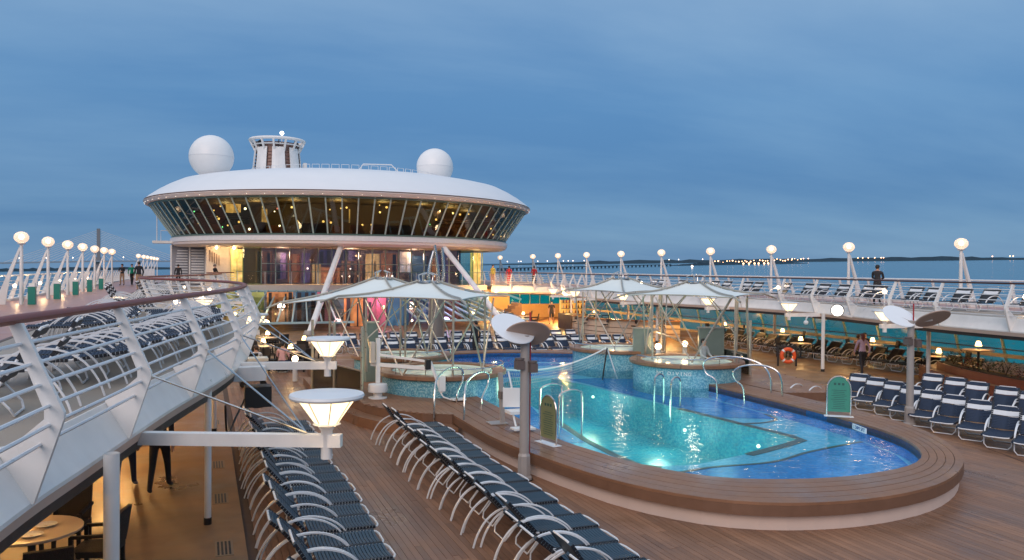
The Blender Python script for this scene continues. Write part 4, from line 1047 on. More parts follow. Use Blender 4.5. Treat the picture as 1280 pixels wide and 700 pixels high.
# glowing amber panels standing in for a lit lobby at both corners
for xa in (2.0, 22.0):
    c = MB().box(xa - .05, xa + .9, 67.2, 67.3, 2.95, 5.7); c.build('glow_panel', emat('lobby_amber', (1, .66, .24), .5, base=(.5, .4, .1), var=.7, scale=1.6), front)
    for k in range(3):
        c = MB().box(xa - .05 + k * .45, xa + k * .45, 66.7, 66.8, 2.95, 5.7); c.build('mullion', mat('lobby_frame', (.3, .38, .15), .4), front)
    lamp_light('lobby_light', front, (xa + .3, 66.3, 5.2), 22, (1, .75, .35), .2)
c = MB(); 
for z in (3.95,): c.tube([(2.3, 64.75, z), (22.4, 64.75, z)], .025, 6)
c.build('balcony_handrail', mat('green_rail', (.08, .16, .15), .4), front)
for i in range(11):
    c = MB().box(2.4 + i * 2, 2.43 + i * 2, 64.73, 64.77, 2.9, 3.95); c.build('balcony_post', WHITE2, front)
# sloping conservatory glass
SGL = glass('sloping_glass', (.6, .72, .72), 1.5, .03, 1.3)
BARG = mat('sloping_bar', (.35, .5, .52), .4)
def slope(x0, x1, n_):
    for i in range(n_):
        f0, f1 = i / n_, (i + 1) / n_
        ta, tb = x0[1] + (x1[1] - x0[1]) * f0, x0[1] + (x1[1] - x0[1]) * f1
        ba, bb_ = x0[0] + (x1[0] - x0[0]) * f0, x0[0] + (x1[0] - x0[0]) * f1
        c = MB().add([(ba + .03, 55, .6), (bb_ - .03, 55, .6), (tb - .03, 64.6, 2.43), (ta + .03, 64.6, 2.43)], [(0, 1, 2, 3)]); c.build('sloping_pane', SGL, front)
        c = MB(); c.bar((ba, 54.97, .62), (ta, 64.57, 2.46), .1, .1); c.build('glazing_bar', BARG, front)
    c = MB(); c.bar((x0[0] - .2, 54.95, .58), (x1[0] + .2, 54.95, .58), .16, .14); c.build('gutter', BARG, front)
    c = MB(); c.bar((x0[1], 64.55, 2.44), (x1[1], 64.55, 2.44), .12, .12); c.build('ridge', BARG, front)
slope((.6, 3.2), (9.4, 9.6), 9)
slope((14.2, 13.8), (22.4, 19.6), 9)
for x0, x1, k in ((.8, 4.2, ('room_olive', (.6, .6, .15), .3, (.2, .2, .08))), (4.4, 6.3, ORA), (6.5, 8, BLU), (8.1, 9.2, PIN), (9.5, 11.0, ORA), (11.1, 12.6, PIN), (12.7, 14.3, BLU), (14.5, 16, PUR), (16.2, 18, ('room_deep', (.12, .25, .6), .35, (.05, .08, .2))), (18.2, 19.6, PIN), (19.8, 22, BLU)):
    epanel(k[0], x0, x1, 58.6 if 9.4 < x0 < 14 else 62.5, .03, 2.42, k[1], k[2], k[3])
for i in range(16):
    c = MB().sphere((rnd.uniform(1, 22), rnd.uniform(55.6, 58.4), rnd.uniform(.4, 1.9)), rnd.uniform(.05, .11), 7, 4); c.build('interior_lamp', rnd.choice((AMB, BULB, AMB, RDL)), front)
for x, col in ((4, (1, .7, .35)), (9, (1, .5, .5)), (12, (1, .4, .6)), (17, (.6, .5, 1)), (21, (1, .7, .4))): lamp_light('room_light', front, (x, 57.6, 1.9), 70, col, .3)

# the two slanting struts that carry the lounge
def strut(a, b_, label):
    t = thing('slanted_strut', label, 'strut', b_)
    c = MB(); c.tube([b_, a], .2, 12); c.build('tube', WHITE, t, True)
    c = MB(); c.lathe([(.35, b_[2]), (.35, b_[2] + .12), (.24, b_[2] + .3)], 14, (b_[0], b_[1])); c.build('foot', GREYP, t, True)
strut((9.55, 60.0, 6.1), (6.2, 51.8, .01), 'slanted white tube strut left under the round lounge')
strut((17.25, 60.0, 6.1), (20.5, 54.0, .01), 'slanted white tube strut right under the round lounge')

# white deck house and stair at the far left
dh = thing('deck_house', 'white deck house wall under the left side of the round lounge', 'deck house', (1.5, 68, 2.7))
c = MB().box(.15, 2.9, 67.5, 80, 2.72, 5.87); c.build('wall', mat('deckhouse_wall', (.66, .58, .5), .5), dh)
c = MB().box(2.5, 2.85, 67.4, 67.5, 2.75, 5.8); c.build('door', mat('door_frame_dark', (.05, .06, .05), .4), dh)
for i in range(5):
    c = MB().box(.4 + i * .17, .45 + i * .17, 67.42, 67.5, 4.7 - i * .08, 5.6 - i * .1); c.build('wall_hook', mat('bronze_plate', (.15, .08, .04), .4), dh)
for x in (.9, 2.2): lamp_light('wall_light', dh, (x, 66.6, 5.6), 34, (1, .62, .3), .15)
for x in (.9, 2.2):
    c = MB().sphere((x, 66.6, 5.78), .11, 8, 5); c.build('wall_lamp', BULB, dh)
st = thing('stair_tower', 'grey slatted stair with white louvres at the far end of the left deck', 'stair', (-1.2, 70, 2.7))
c = MB().box(-2.5, .1, 71.5, 71.7, 2.72, 6.0); c.build('back_panel', mat('stair_grey', (.3, .3, .33), .5), st)
for i in range(13):
    c = MB().box(-1.0, .0, 70.6, 70.7, 2.9 + i * .22, 3.03 + i * .22); c.build('slat', WHITE2, st)
    c = MB().box(-2.4 + .03 * i, -1.25, 70.9, 71.0, 2.9 + i * .22, 2.98 + i * .22); c.build('slat', WHITE2, st)
for x in (-2.5, -1.1, .1):
    c = MB().box(x - .06, x + .06, 70.5, 70.62, 2.71, 6.0); c.build('post', WHITE, st)
wing = thing('mast_platform', 'small white platform with a thin mast left of the lounge windows', 'platform', (-2.5, 71, 6))
c = MB(); c.box(-3.9, -1.0, 70.6, 72, 6.15, 6.35); c.build('deck_plate', WHITE, wing)
c = MB(); c.tube([(-3.6, 71.4, 6.35), (-3.6, 71.4, 8.4)], .04, 6); c.build('mast', WHITE2, wing)
c = MB(); c.tube([(-3.3, 71.4, 6.35), (-3.3, 71.4, 7.2), (-1.6, 71.4, 7.2)], .03, 6); c.build('guard_rail', WHITE2, wing)

# ------------------------------------------------------------------ windscreens along the ship's sides
WS = glass('teal_windscreen', (.16, .88, .72), 1.45, .03, .35)
FR = mat('windscreen_frame', (.5, .55, .42), .4)
def windscreen(x, sg, y0, y1, label):
    t = thing('windscreen', label, 'windscreen', (x, y0, 0))
    c = MB().box(x - .06, x + .14, y0, y1, .012, .14); c.build('sill_wall', mat('bulwark', (.5, .42, .3), .5), t)
    c = MB().box(x - .34 if sg > 0 else x + .2, x - .2 if sg > 0 else x + .34, y0, y1, .70, .86); c.build('mid_beam', mat('bulwark_cap', (.5, .42, .28), .4), t)
    y = y0; step = 2.25
    pane = MB().add([(0, .05, .15), (0, step - .05, .15), (-.75 * sg, step - .05, 2.5), (-.75 * sg, .05, 2.5)], [(0, 1, 2, 3)]).mesh('window_pane', WS)
    bar_ = MB(); bar_.bar((0, 0, .14), (-.76 * sg, 0, 2.5), .08, .1, (0, 1, 0)); bar_ = bar_.mesh('mullion', FR)
    while y < y1:
        for nm, me in (('window_pane', pane), ('mullion', bar_)):
            o = bpy.data.objects.new(nm, me); COL.objects.link(o); o.parent = t; o.location = (0, y - y0, 0)
        y += step
    for z in (1.08,):
        c = MB(); c.tube([(x - .55 * sg, y0, z), (x - .55 * sg, y1, z)], .03, 6); c.build('handrail', mat('dark_rail', (.06, .05, .045), .4), t)
windscreen(32.15, 1, 4, 66, 'teal tinted glass windscreen with leaning bars under the far right deck')
windscreen(-8.2, -1, 2, 62, 'teal tinted glass windscreen along the left side under the upper deck')

# deck columns
def column(x, y, z1, r, label):
    t = thing('deck_column', label, 'column', (x, y, 0))
    c = MB(); c.lathe([(r, .12), (r, z1)], 14, (x, y)); c.build('tube', WHITE, t, True)
    c = MB(); c.lathe([(r + .008, .0), (r + .008, .118), (r, .12)], 14, (x, y)); c.build('foot', BLACK, t)
column(.07, 14.2, 2.42, .055, 'slim white column with black foot beside the deck grates at left')
column(-.86, 8.9, 2.42, .075, 'thick white column nearest the round table at lower left')
column(.25, 22.0, 2.42, .06, 'white column under the left curved deck behind the first lamp arm')
column(-1.6, 29.5, 2.42, .06, 'white column under the left deck near the dining tables')
column(24.8, 27.2, 2.52, .075, 'white column right of the life ring under the far deck')
column(26.0, 22.9, 2.52, .075, 'white column behind the right hand grey reflector pole')
column(29.6, 36.2, 2.52, .075, 'white column just left of the life ring under the far deck')
column(25.2, 53.3, 2.52, .075, 'white column in front of the walking passenger near the far bar')
column(26.6, 47.3, 2.52, .075, 'white column in front of the pale bar counter')
column(25.0, 41.0, 2.52, .075, 'white column under the far deck behind the rear right canopy')
column(23.9, 17.2, 2.52, .075, 'white column at the right edge behind the planter')
# warm ceiling downlights under both upper decks
def downlight(x, y, z, en, label, group):
    t = thing('ceiling_light', label, 'ceiling light', (x, y, z), 0, group)
    c = MB(); c.lathe([(.16, z), (.16, z - .04), (.12, z - .045)], 14, (x, y)); c.build('trim_ring', WHITE2, t)
    c = MB(); c.lathe([(.118, z - .03), (1e-3, z - .03)], 14, (x, y)); c.build('diffuser', BULB, t)
    lamp_light('downlight', t, (x, y, z - .12), en * 1.25, (1.0, .53, .17), .12)
for i, (x, y, en) in enumerate(((-3.6, 7.5, 40), (-3.2, 12, 50), (-3.4, 17.5, 95), (-2.2, 22.0, 130), (-2.6, 27, 130), (-3.2, 33, 60), (-2, 41, 60), (-2, 50, 60), (-2.5, 58, 60))):
    downlight(x, y, 2.395, en, 'warm round ceiling light, %s from the viewer under the left upper deck' % ORD[i], 'warm ceiling lights under the left deck')
for i, (x, y, en) in enumerate(((28.5, 19, 45), (29.4, 25, 50), (29.8, 31, 55), (29, 38, 90), (27, 43, 330), (26.5, 49, 560), (25.5, 55, 900), (27, 60, 900), (22.5, 62, 650))):
    downlight(x, y, 2.515 if i < 8 else 2.44, en, 'warm round ceiling light, %s from the right end under the far right deck' % ORD[i], 'warm ceiling lights under the right deck')
# ------------------------------------------------------------------ cone lamps on arms along the inner deck edges
CAPBLUE = mat('lamp_cap_white', (.72, .74, .75), .35, var=.03)
def cone_lamp(path, nrm, y, reach, z, side, label, group, tilt=0.0, rods=True):
    i = min(range(len(path)), key=lambda k: abs(path[k].y - y) + (50 if path[k].y < 4 else 0))
    p, n_ = path[i], nrm[i]; t_ = Vector((-n_[1], n_[0], 0)); nv = Vector((n_[0], n_[1], 0)); B = Vector((p.x, p.y, z)) + nv * .05
    hx_ = (nv + Vector((0, tilt, 0))).normalized()
    tip = B + hx_ * reach; L = tip + hx_ * .18
    t = thing('cone_lamp', label, 'lamp', (tip.x, tip.y, z), 0, group)
    c = MB(); c.bar(B, L, .13, .15); c.build('arm', WHITE, t)
    c = MB(); c.lathe([(.07, z - .22), (.07, z + .12), (.1, z + .16), (.11, z + .2)], 14, (tip.x, tip.y)); c.build('stem', WHITE, t, True)
    c = MB(); c.lathe([(.14, z + .22), (.34, z + .5)], 28, (tip.x, tip.y)); c.build('glowing_shade', WARMLAMP, t, True)
    for k in range(8):
        a = 2 * PI * k / 8
        c = MB(); c.bar((tip.x + .145 * math.cos(a), tip.y + .145 * math.sin(a), z + .22), (tip.x + .34 * math.cos(a), tip.y + .34 * math.sin(a), z + .5), .012, .012); c.build('shade_rib', CAPBLUE, t)
    c = MB(); c.lathe([(.30, z + .5), (.435, z + .515), (.45, z + .54), (.44, z + .57), (.2, z + .59), (1e-3, z + .595)], 36, (tip.x, tip.y)); c.build('disc_cap', CAPBLUE, t, True)
    c = MB(); c.lathe([(.09, z + .17), (.17, z + .2), (.14, z + .215)], 14, (tip.x, tip.y)); c.build('collar', WHITE, t, True)
    if rods:
        ps = list(railL['_posts']); k0 = min(range(len(ps)), key=lambda k: abs(path[ps[k]].y - y + 1.6))
        for s, r_ in ((0, .013), (1, .013), (2, .011)):
            j = ps[min(len(ps) - 1, k0 + s)]
            q_ = Vector((path[j].x + nrm[j][0] * .34, path[j].y + nrm[j][1] * .34, ZL + .36))
            c = MB(); c.tube([q_, tip - hx_ * .25 + Vector((0, 0, .09))], r_, 6); c.build('stay_rod', STEEL, t, True)
    lamp_light('cone_light', t, (tip.x, tip.y, z + .1), 15, (1, .66, .34), .15)
    return t
for y, re, ti, lab in ((10.6, 2.33, -.2, 'large glowing cone lamp with white disc top on the nearest left arm'), (17.0, 1.8, -.1, 'second glowing cone lamp with disc top on an arm from the curved left rail'),
                   (25.5, .85, 0, 'third glowing cone lamp partly behind the bend of the left rail'), (38.5, 1.8, 0, 'small far cone lamp below the second left bend'), (47, 1.8, 0, 'farthest left cone lamp near the sloping glass')):
    cone_lamp(LP, LPN, y, re, 2.3 if y > 12 else 2.2, 1, lab, 'cone lamps on the left deck edge', ti)
for k, y in enumerate((15.5, 21.8, 28.4, 35.0, 41.2, 47.0, 52.5)):
    cone_lamp(RP, RPN, y, 1.55, ZR - .46, -1, 'glowing cone lamp with disc top, %s from the right along the far deck edge' % ORD[k], 'cone lamps on the right deck edge', 0, False)

# ------------------------------------------------------------------ reflector poles
def disc(c0, nrm_, r, th=.03):
    n_ = Vector(nrm_).normalized(); a = n_.cross(Vector((0, 0, 1))).normalized(); b_ = n_.cross(a); c = MB(); k = 32; c0 = Vector(c0)
    vs = []
    for rr, hh in ((r, -th / 2), (r + .01, 0), (r, th / 2)):
        vs += [c0 + n_ * hh + (a * math.cos(2 * PI * i / k) + b_ * math.sin(2 * PI * i / k)) * rr for i in range(k)]
    fs = [tuple(range(k))[::-1], tuple(range(2 * k, 3 * k))] + [(q_ * k + i, q_ * k + (i + 1) % k, q_ * k + k + (i + 1) % k, q_ * k + k + i) for q_ in range(2) for i in range(k)]
    return c.add(vs, fs)
def reflector(x, y, label, d1, n1, d2, n2, zt=3.0):
    t = thing('reflector_pole', label, 'reflector pole', (x, y, 0))
    c = MB(); c.lathe([(.17, .0), (.17, .07), (.14, .1), (.13, .5), (.1, .56)], 8, (x, y)); c.build('base', GREYP, t)
    c = MB(); c.lathe([(.185, .005), (.185, .03)], 10, (x, y)); c.build('foot_ring', BLACK, t)
    c = MB(); c.lathe([(.1, .5), (.09, zt - .05), (1e-3, zt - .04)], 14, (x, y)); c.build('pole', GREYP, t, True)
    c = disc((x + d1[0], y + d1[1], zt + d1[2]), n1, .46); c.build('reflector_disc', GREYD, t); 
    c = disc((x + d2[0], y + d2[1], zt + d2[2]), n2, .46); c.build('reflector_disc', mat('white_disc', (.75, .78, .8), .35, var=.03), t)
    c = MB(); c.bar((x, y, zt - .1), (x + d1[0], y + d1[1], zt + d1[2] - .03), .05, .06); c.bar((x, y, zt - .1), (x + d2[0], y + d2[1], zt + d2[2] - .03), .05, .06); c.build('bracket', GREYP, t)
    for s in (-1, 1):
        hx, hy = x + s * .13, y - .06 - .03 * s
        c = MB(); c.box(hx - .08, hx + .08, hy - .1, hy + .1, 2.27 - .06 * (s > 0), 2.45 - .06 * (s > 0)); c.lathe([(.085, 2.44 - .06 * (s > 0)), (.1, 2.47 - .06 * (s > 0)), (.1, 2.5 - .06 * (s > 0)), (1e-3, 2.5 - .06 * (s > 0))], 12, (hx, hy)); c.build('spotlight', mat('spot_grey', (.13, .1, .09), .45), t)
    c = MB(); c.tube([(x + .12, y + .03, .45), (x + .125, y + .03, 2.0), (x + .12, y + .03, zt + .42)], .02, 6); c.build('red_cable_pipe', RED, t)
    return t
reflector(6.1, 15.07, 'grey reflector pole with two tilted discs standing between the pool and the middle chairs', (.04, -.02, -.02), (.16, .58, .8), (-.23, .1, .09), (.14, -.59, .8))
reflector(18.48, 16.87, 'grey reflector pole with tilted discs and red pipe among the right hand chairs', (.36, -.4, .02), (.07, .53, .85), (-.2, .22, .06), (-.06, -.6, .8))

# ------------------------------------------------------------------ pool furniture
def rail_thing(name, label, cat, tubes, r=.028, loc=None, m_=STEEL, group=None):
    p = tubes[0][0]; t = thing(name, label, cat, loc or (p[0], p[1], 0), 0, group)
    for q_ in tubes:
        c = MB(); c.tube(spline(q_, 5), r, 8); c.build('tube', m_, t, True)
    return t
rail_thing('pool_handrail', 'pair of tall curved steel handrails on the platform left of the pool', 'handrail',
           [[(5.6, 20.1, .27), (5.62, 20.15, 1.0), (5.8, 20.5, 1.4), (6.4, 21.4, 1.52), (6.95, 22.1, 1.4), (7.05, 22.2, 1.1), (6.75, 21.75, .8), (6.7, 21.7, .5)],
            [(6.1, 19.1, .27), (6.12, 19.15, 1.0), (6.3, 19.5, 1.4), (6.9, 20.4, 1.5), (7.45, 21.2, 1.36), (7.5, 21.3, 1.05), (7.2, 20.9, .75), (7.15, 20.85, .5)]])
rail_thing('pool_handrail', 'pair of tall curved steel handrails on the coping right of the pool', 'handrail',
           [[(16.5, 20.3, .5), (16.48, 20.33, 1.0), (16.3, 20.5, 1.36), (15.9, 20.95, 1.55), (15.35, 21.5, 1.55), (15.05, 21.8, 1.35), (15.1, 21.75, 1.0), (15.3, 21.5, .78), (15.33, 21.45, .2)],
            [(16.35, 19.6, .5), (16.33, 19.63, 1.0), (16.2, 19.75, 1.3), (15.9, 20.1, 1.42), (15.5, 20.45, 1.36), (15.33, 20.65, 1.15), (15.4, 20.6, .9), (15.55, 20.45, .7), (15.58, 20.4, .2)]])
def hoop(a, d, h, z0=.3, w=.55):
    return [(a[0], a[1], z0), (a[0], a[1], h - .25), (a[0] + d[0] * .08, a[1] + d[1] * .08, h - .06), (a[0] + d[0] * w * .5, a[1] + d[1] * w * .5, h), (a[0] + d[0] * (w - .08), a[1] + d[1] * (w - .08), h - .06), (a[0] + d[0] * w, a[1] + d[1] * w, h - .25), (a[0] + d[0] * w, a[1] + d[1] * w, -.4)]
rail_thing('pool_ladder', 'steel ladder hoops at the left edge of the lit pool pit behind the rules board', 'pool ladder', [hoop((8.25, 19.3), (.96, .25), 1.25, .06, .75), hoop((8.3, 18.2), (.96, .25), 1.25, .06, .75)])
rail_thing('pool_ladder', 'steel ladder hoops at the right edge of the lit pool pit', 'pool ladder', [hoop((13.75, 22.1), (-.8, -.3), 1.0, .06), hoop((13.85, 21.3), (-.8, -.3), 1.0, .06)])
# net
net = thing('pool_net', 'white rope net hanging across the pool between the whirlpools', 'net', (9.1, 24.8, 0))
ropeA = Vector((9.05, 24.6, 1.02)); ropeB = Vector((14.4, 27.3, 1.3))
def rope(f, d=0): p = ropeA.lerp(ropeB, f); p.z += -.42 * 4 * f * (1 - f) * .8 - d * (1 - .2 * f) * (1 - .3 * 4 * f * (1 - f)); return p
c = MB(); c.tube([rope(i / 24) for i in range(25)], .03, 6); c.build('top_rope', mat('white_rope', (.75, .75, .73), .8), net, True)
NETM = mat('net_cord', (.4, .46, .45), .8)
c = MB()
for i in range(60):
    f = i / 60; c.tube([rope(f), rope(min(1, f + .03), .6)], .006, 4)
for d in (.15, .3, .45, .6): c.tube([rope(i / 20, d) for i in range(21)], .006, 4)
tag(c.build('mesh', NETM, net), kind='stuff')
c = MB(); c.tube([(14.15, 27.1, .1), (14.45, 27.3, 1.3)], .03, 7); c.build('post', BLACK, net); c = MB(); c.tube([(14.9, 27.3, .1), (14.45, 27.3, 1.3)], .025, 6); c.build('brace', WHITE2, net)
# pool lifts
PW = mat('lift_white', (.76, .76, .74), .4, var=.03)
lf = thing('pool_lift', 'white pool lift with tall mast, drum base and swinging arm beside the left whirlpool', 'pool lift', (4.73, 23.08, CZ))
c = MB(); c.lathe([(.27, .51), (.27, .54), (.13, .56), (.13, .68), (.28, .7), (.29, .78), (.27, .92), (.1, .95)], 22, (4.73, 23.08)); c.build('drum_base', PW, lf, True)
c = MB(); c.bar((4.73, 23.08, .9), (4.73, 23.08, 2.25), .13, .11); c.build('mast', PW, lf)
c = MB(); c.box(4.5, 4.62, 22.95, 23.2, 1.55, 2.15); c.build('control_box', mat('lift_panel', (.55, .5, .42), .3), lf)
E1 = Vector((6.05, 22.3, 1.42)); D1 = Vector((4.55, 23.18, 1.5))
c = MB(); c.bar(D1, E1, .09, .1); c.build('lower_arm', PW, lf)
c = MB(); c.bar((4.75, 23.05, 1.78), (6.0, 22.32, 1.62), .06, .06); c.build('upper_arm', PW, lf)
c = MB(); c.box(5.93, 6.08, 22.2, 22.38, 1.4, 1.68); c.build('motor', BLACK, lf)
c = MB(); c.bar((6.08, 22.28, 1.62), (6.38, 22.08, .72), .09, .07); c.build('hanger', PW, lf)
c = MB(); c.box(6.28, 6.46, 22.0, 22.12, .78, 1.2); c.build('seat_back', PW, lf)
c = MB(); c.tube([(6.3, 22.1, .8), (6.4, 22.0, .62), (6.6, 21.9, .55), (6.9, 21.85, .56)], .02, 6); c.build('foot_tube', PW, lf); c = MB(); c.box(6.6, 7.0, 21.72, 21.98, .545, .585); c.build('foot_plate', PW, lf)
l2 = thing('pool_lift', 'small white lift chair on a grey mast on the near pool coping', 'pool lift', (6.9, 18.2, CZ))
c = MB(); c.bar((6.85, 18.35, .51), (6.8, 18.4, 1.75), .1, .1); c.build('mast', GREYP, l2); c = MB(); c.box(6.5, 6.95, 18.2, 18.6, .51, .535); c.build('base_plate', GREYP, l2)
c = MB(); c.box(6.76, 6.92, 18.25, 18.45, 1.12, 1.3); c.build('clamp', mat('spot_grey', (.13, .1, .09)), l2)
c = MB(); c.tube([(6.95, 18.25, 1.8), (7.05, 18.0, 1.0)], .022, 6); c.build('lift_rod', WHITE2, l2)
c = MB(); c.bar((6.74, 18.05, 1.2), (7.12, 17.9, 1.2), .06, .46); c.build('seat_back', PW, l2)
c = MB(); c.box(6.75, 7.18, 17.55, 17.95, .86, .93); c.build('seat', PW, l2)
c = MB(); c.tube([(6.85, 17.65, .86), (6.85, 17.45, .6)], .025, 6); c.tube([(7.08, 17.65, .86), (7.08, 17.45, .6)], .025, 6); c.build('leg_rest', PW, l2); c = MB(); c.box(6.72, 7.25, 17.2, 17.5, .55, .59); c.build('foot_plate', PW, l2)
# rules boards
def board(x, y, rz, label, col):
    t = thing('rules_board', label, 'sign', (x, y, CZ + .006), rz, None, True)
    w, h0, h = .27, .12, .72
    ol = [(-w, h0), (w, h0), (w, h)] + [(w * math.cos(PI * i / 14), h + w * 1.15 * math.sin(PI * i / 14)) for i in range(1, 14)] + [(-w, h)]
    tri = tessellate_polygon([[Vector((a, b_, 0)) for a, b_ in ol]]); k = len(ol)
    c = MB(); c.add([(a, s, b_) for s in (-.012, .012) for a, b_ in ol], [tuple(q_) for q_ in tri] + [tuple(i + k for i in q_[::-1]) for q_ in tri] + [(i, (i + 1) % k, (i + 1) % k + k, i + k) for i in range(k)]); c.build('panel', col, t)
    c = MB(); c.tube([(-w - .02, 0, 0), (-w - .02, 0, h)] + [(-(w + .02) * math.cos(PI * i / 14), 0, h + (w * 1.15 + .02) * math.sin(PI * i / 14)) for i in range(1, 14)] + [(w + .02, 0, h), (w + .02, 0, 0)], .018, 7); c.build('frame', STEEL, t, True)
    c = MB()
    for i in range(11):
        ll = rnd.uniform(.12, .2); c.box(-ll, ll, -.0155, -.0125, .2 + i * .048, .212 + i * .048)
    for s in (-.1, .0, .1): c.box(s - .03, s + .03, -.0155, -.0125, .82, .88)
    c.build('printed_lines', mat('print_dark', (.02, .09, .07), .5), t)
    c = MB(); c.box(-.36, .36, -.12, .1, .0, .012); c.build('foot_plate', WHITE2, t)
    return t
board(7.0, 15.9, R(-78), 'arched olive green rules board standing on the near left pool coping', mat('board_olive', (.19, .21, .1), .5))
board(15.55, 16.45, R(-38), 'arched bright green rules board standing on the right pool coping', mat('board_green', (.04, .24, .16), .4))
dm = thing('depth_marker', 'white depth marker tile strip on the coping edge below the green rules board', 'sign', (15.36, 15.6, .4))
A0 = Vector((15.33, 15.75, .405)); B0 = Vector((15.03, 14.85, .405)); dd = (B0 - A0).normalized()
A0 = Vector((15.22, 15.62, .43)); B0 = Vector((15.02, 14.98, .43))
c = MB(); c.bar(A0, B0, .02, .13); c.build('tile', mat('marker_white', (.72, .78, .8), .3), dm)
nrm_ = Vector((-(B0 - A0).normalized().y, (B0 - A0).normalized().x, 0))
if nrm_.x > 0: nrm_ = -nrm_
text_part('1.50M 5FT', .13, mat('marker_blue', (.02, .08, .25), .4), dm, frame_mat((A0 + B0) / 2 + nrm_ * .013, B0 - A0, (0, 0, 1)))

# life ring on a stand
lr = thing('life_ring', 'orange life ring with white bands on a low stand under the far deck', 'life ring', (24.6, 29.2, 0))
LRX, LRY, LRZ = 24.6, 29.15, .5; vd = Vector((.38, .92, 0)); sd = Vector((.92, -.38, 0))
c = MB(); c.tube([Vector((LRX, LRY, LRZ)) + sd * .29 * math.cos(2 * PI * i / 24) + Vector((0, 0, 1)) * .29 * math.sin(2 * PI * i / 24) for i in range(24)], .085, 10, True); c.build('ring', mat('ring_orange', (.75, .1, .02), .45), lr, True)
for k in range(4):
    c = MB(); a0 = PI / 4 + k * PI / 2
    c.tube([Vector((LRX, LRY, LRZ)) + sd * .29 * math.cos(a0 + j * .09) + Vector((0, 0, 1)) * .29 * math.sin(a0 + j * .09) for j in (-1.5, -.5, .5, 1.5)], .088, 10); c.build('white_band', WHITE2, lr, True)
c = MB(); c.bar((LRX - .35, LRY + .25, .012), (LRX - .35, LRY + .25, .95), .06, .06); c.bar((LRX + .4, LRY - .06, .012), (LRX + .4, LRY - .06, .95), .06, .06); c.bar((LRX - .35, LRY + .25, .9), (LRX + .4, LRY - .06, .9), .05, .08); c.build('stand', DARKM, lr)

# glass screens and grey boxes beside the whirlpools
SCR = glass('smoky_screen', (.82, .86, .78), 1.7, .12, 1.8)
def screen(pts, h, label, post_h=None):
    t = thing('glass_screen', label, 'glass screen', (pts[0][0], pts[0][1], 0))
    for i, p in enumerate(pts):
        c = MB(); c.tube([(p[0], p[1], .0), (p[0], p[1], post_h or h)], .045, 8); c.build('post', BRONZE, t)
        if i:
            q_ = pts[i - 1]; c = MB(); c.bar((q_[0], q_[1], h / 2 + .12), (p[0], p[1], h / 2 + .12), .014, h - .2); c.build('pane', SCR, t)
            c = MB(); c.bar((q_[0], q_[1], h + .02), (p[0], p[1], h + .02), .04, .04); c.build('top_rail', BRONZE, t)
    return t
screen([(3.3, 26.6), (3.75, 24.9), (4.25, 23.0)], 1.3, 'smoky glass screen between tall bronze posts behind the lamp arms at left', 2.6)
screen([(18.55, 24.0), (18.95, 26.2)], 1.25, 'smoky glass screen right of the front right whirlpool', 2.5)
def cabinet(x, y, w, d, h, rz, label, col):
    t = thing('screen_panel', label, 'panel', (x, y, .51), rz, None, True)
    c = MB(); c.box(-w / 2, w / 2, -d / 2, d / 2, 0, h); c.build('board', col, t)
    c = MB(); c.box(-w / 2 - .03, w / 2 + .03, -d / 2 - .03, d / 2 + .03, h + .002, h + .05); c.build('cap', BRONZE, t)
GG2 = mat('grey_green_panel', (.17, .22, .2), .4)
cabinet(5.2, 26.6, .42, .3, 1.95, .2, 'tall grey green panel behind the white pool lift', GG2)
cabinet(18.4, 26.2, 1.0, .15, 1.55, -.3, 'grey green panel right of the spiral rail behind the right whirlpool', GG2)
cabinet(16.0, 27.3, .75, .15, 1.5, -.3, 'grey green panel left of the spiral rail between the right whirlpools', GG2)
rail_thing('spiral_handrail', 'looping steel handrail behind the front right whirlpool', 'handrail',
           [[(16.9, 27.2, .5), (16.9, 27.2, 1.6), (16.6, 27.2, 1.95), (16.2, 27.1, 1.8), (16.1, 27.1, 1.4), (16.4, 27.0, 1.1), (16.8, 26.9, 1.15)], [(16.5, 27.1, 1.9), (17.2, 26.8, 1.6), (17.9, 26.5, 1.2), (17.95, 26.5, .9), (17.6, 26.5, .75)]], .03, None, BRONZE)
def bollard(x, y, z, label):
    t = thing('bollard_lamp', label, 'lamp', (x, y, z), 0, 'low bollard lamps by the whirlpools')
    c = MB(); c.lathe([(.09, z), (.09, z + .75)], 12, (x, y)); c.build('post', WHITE, t, True)
    c = MB(); c.sphere((x, y, z + .84), .12, 12, 7); c.build('glowing_head', BULB, t, True)
    lamp_light('bollard_light', t, (x, y, z + 1.05), 12, (1, .65, .3), .1)
bollard(16.4, 26.8, .51, 'white bollard lamp with glowing head by the spiral rail'); bollard(3.9, 26.0, .02, 'short glowing bollard lamp behind the smoky glass screen')
bollard(3.2, 30.9, .02, 'glowing bollard lamp at the rear of the left pool platform')
bollard(18.0, 27.4, .51, 'glowing bollard lamp behind the right grey green panel')

# deck drains
for i, y in enumerate((12.9, 15.7, 18.4, 21.0, 23.4)):
    t = thing('deck_grate', 'slotted deck grate, %s from the viewer beside the left chair row' % ORD[i], 'grate', (.3, y, .007), 0, 'deck grates in the left walkway', True)
    c = MB(); c.box(-.13, .13, -.36, .36, 0, .004); c.build('plate', mat('grate_tan', (.25, .16, .09), .5), t)
    for k in range(4):
        c = MB(); c.box(-.1 + k * .055, -.07 + k * .055, -.3, .3, .004, .006); c.build('slot', BLACK, t)
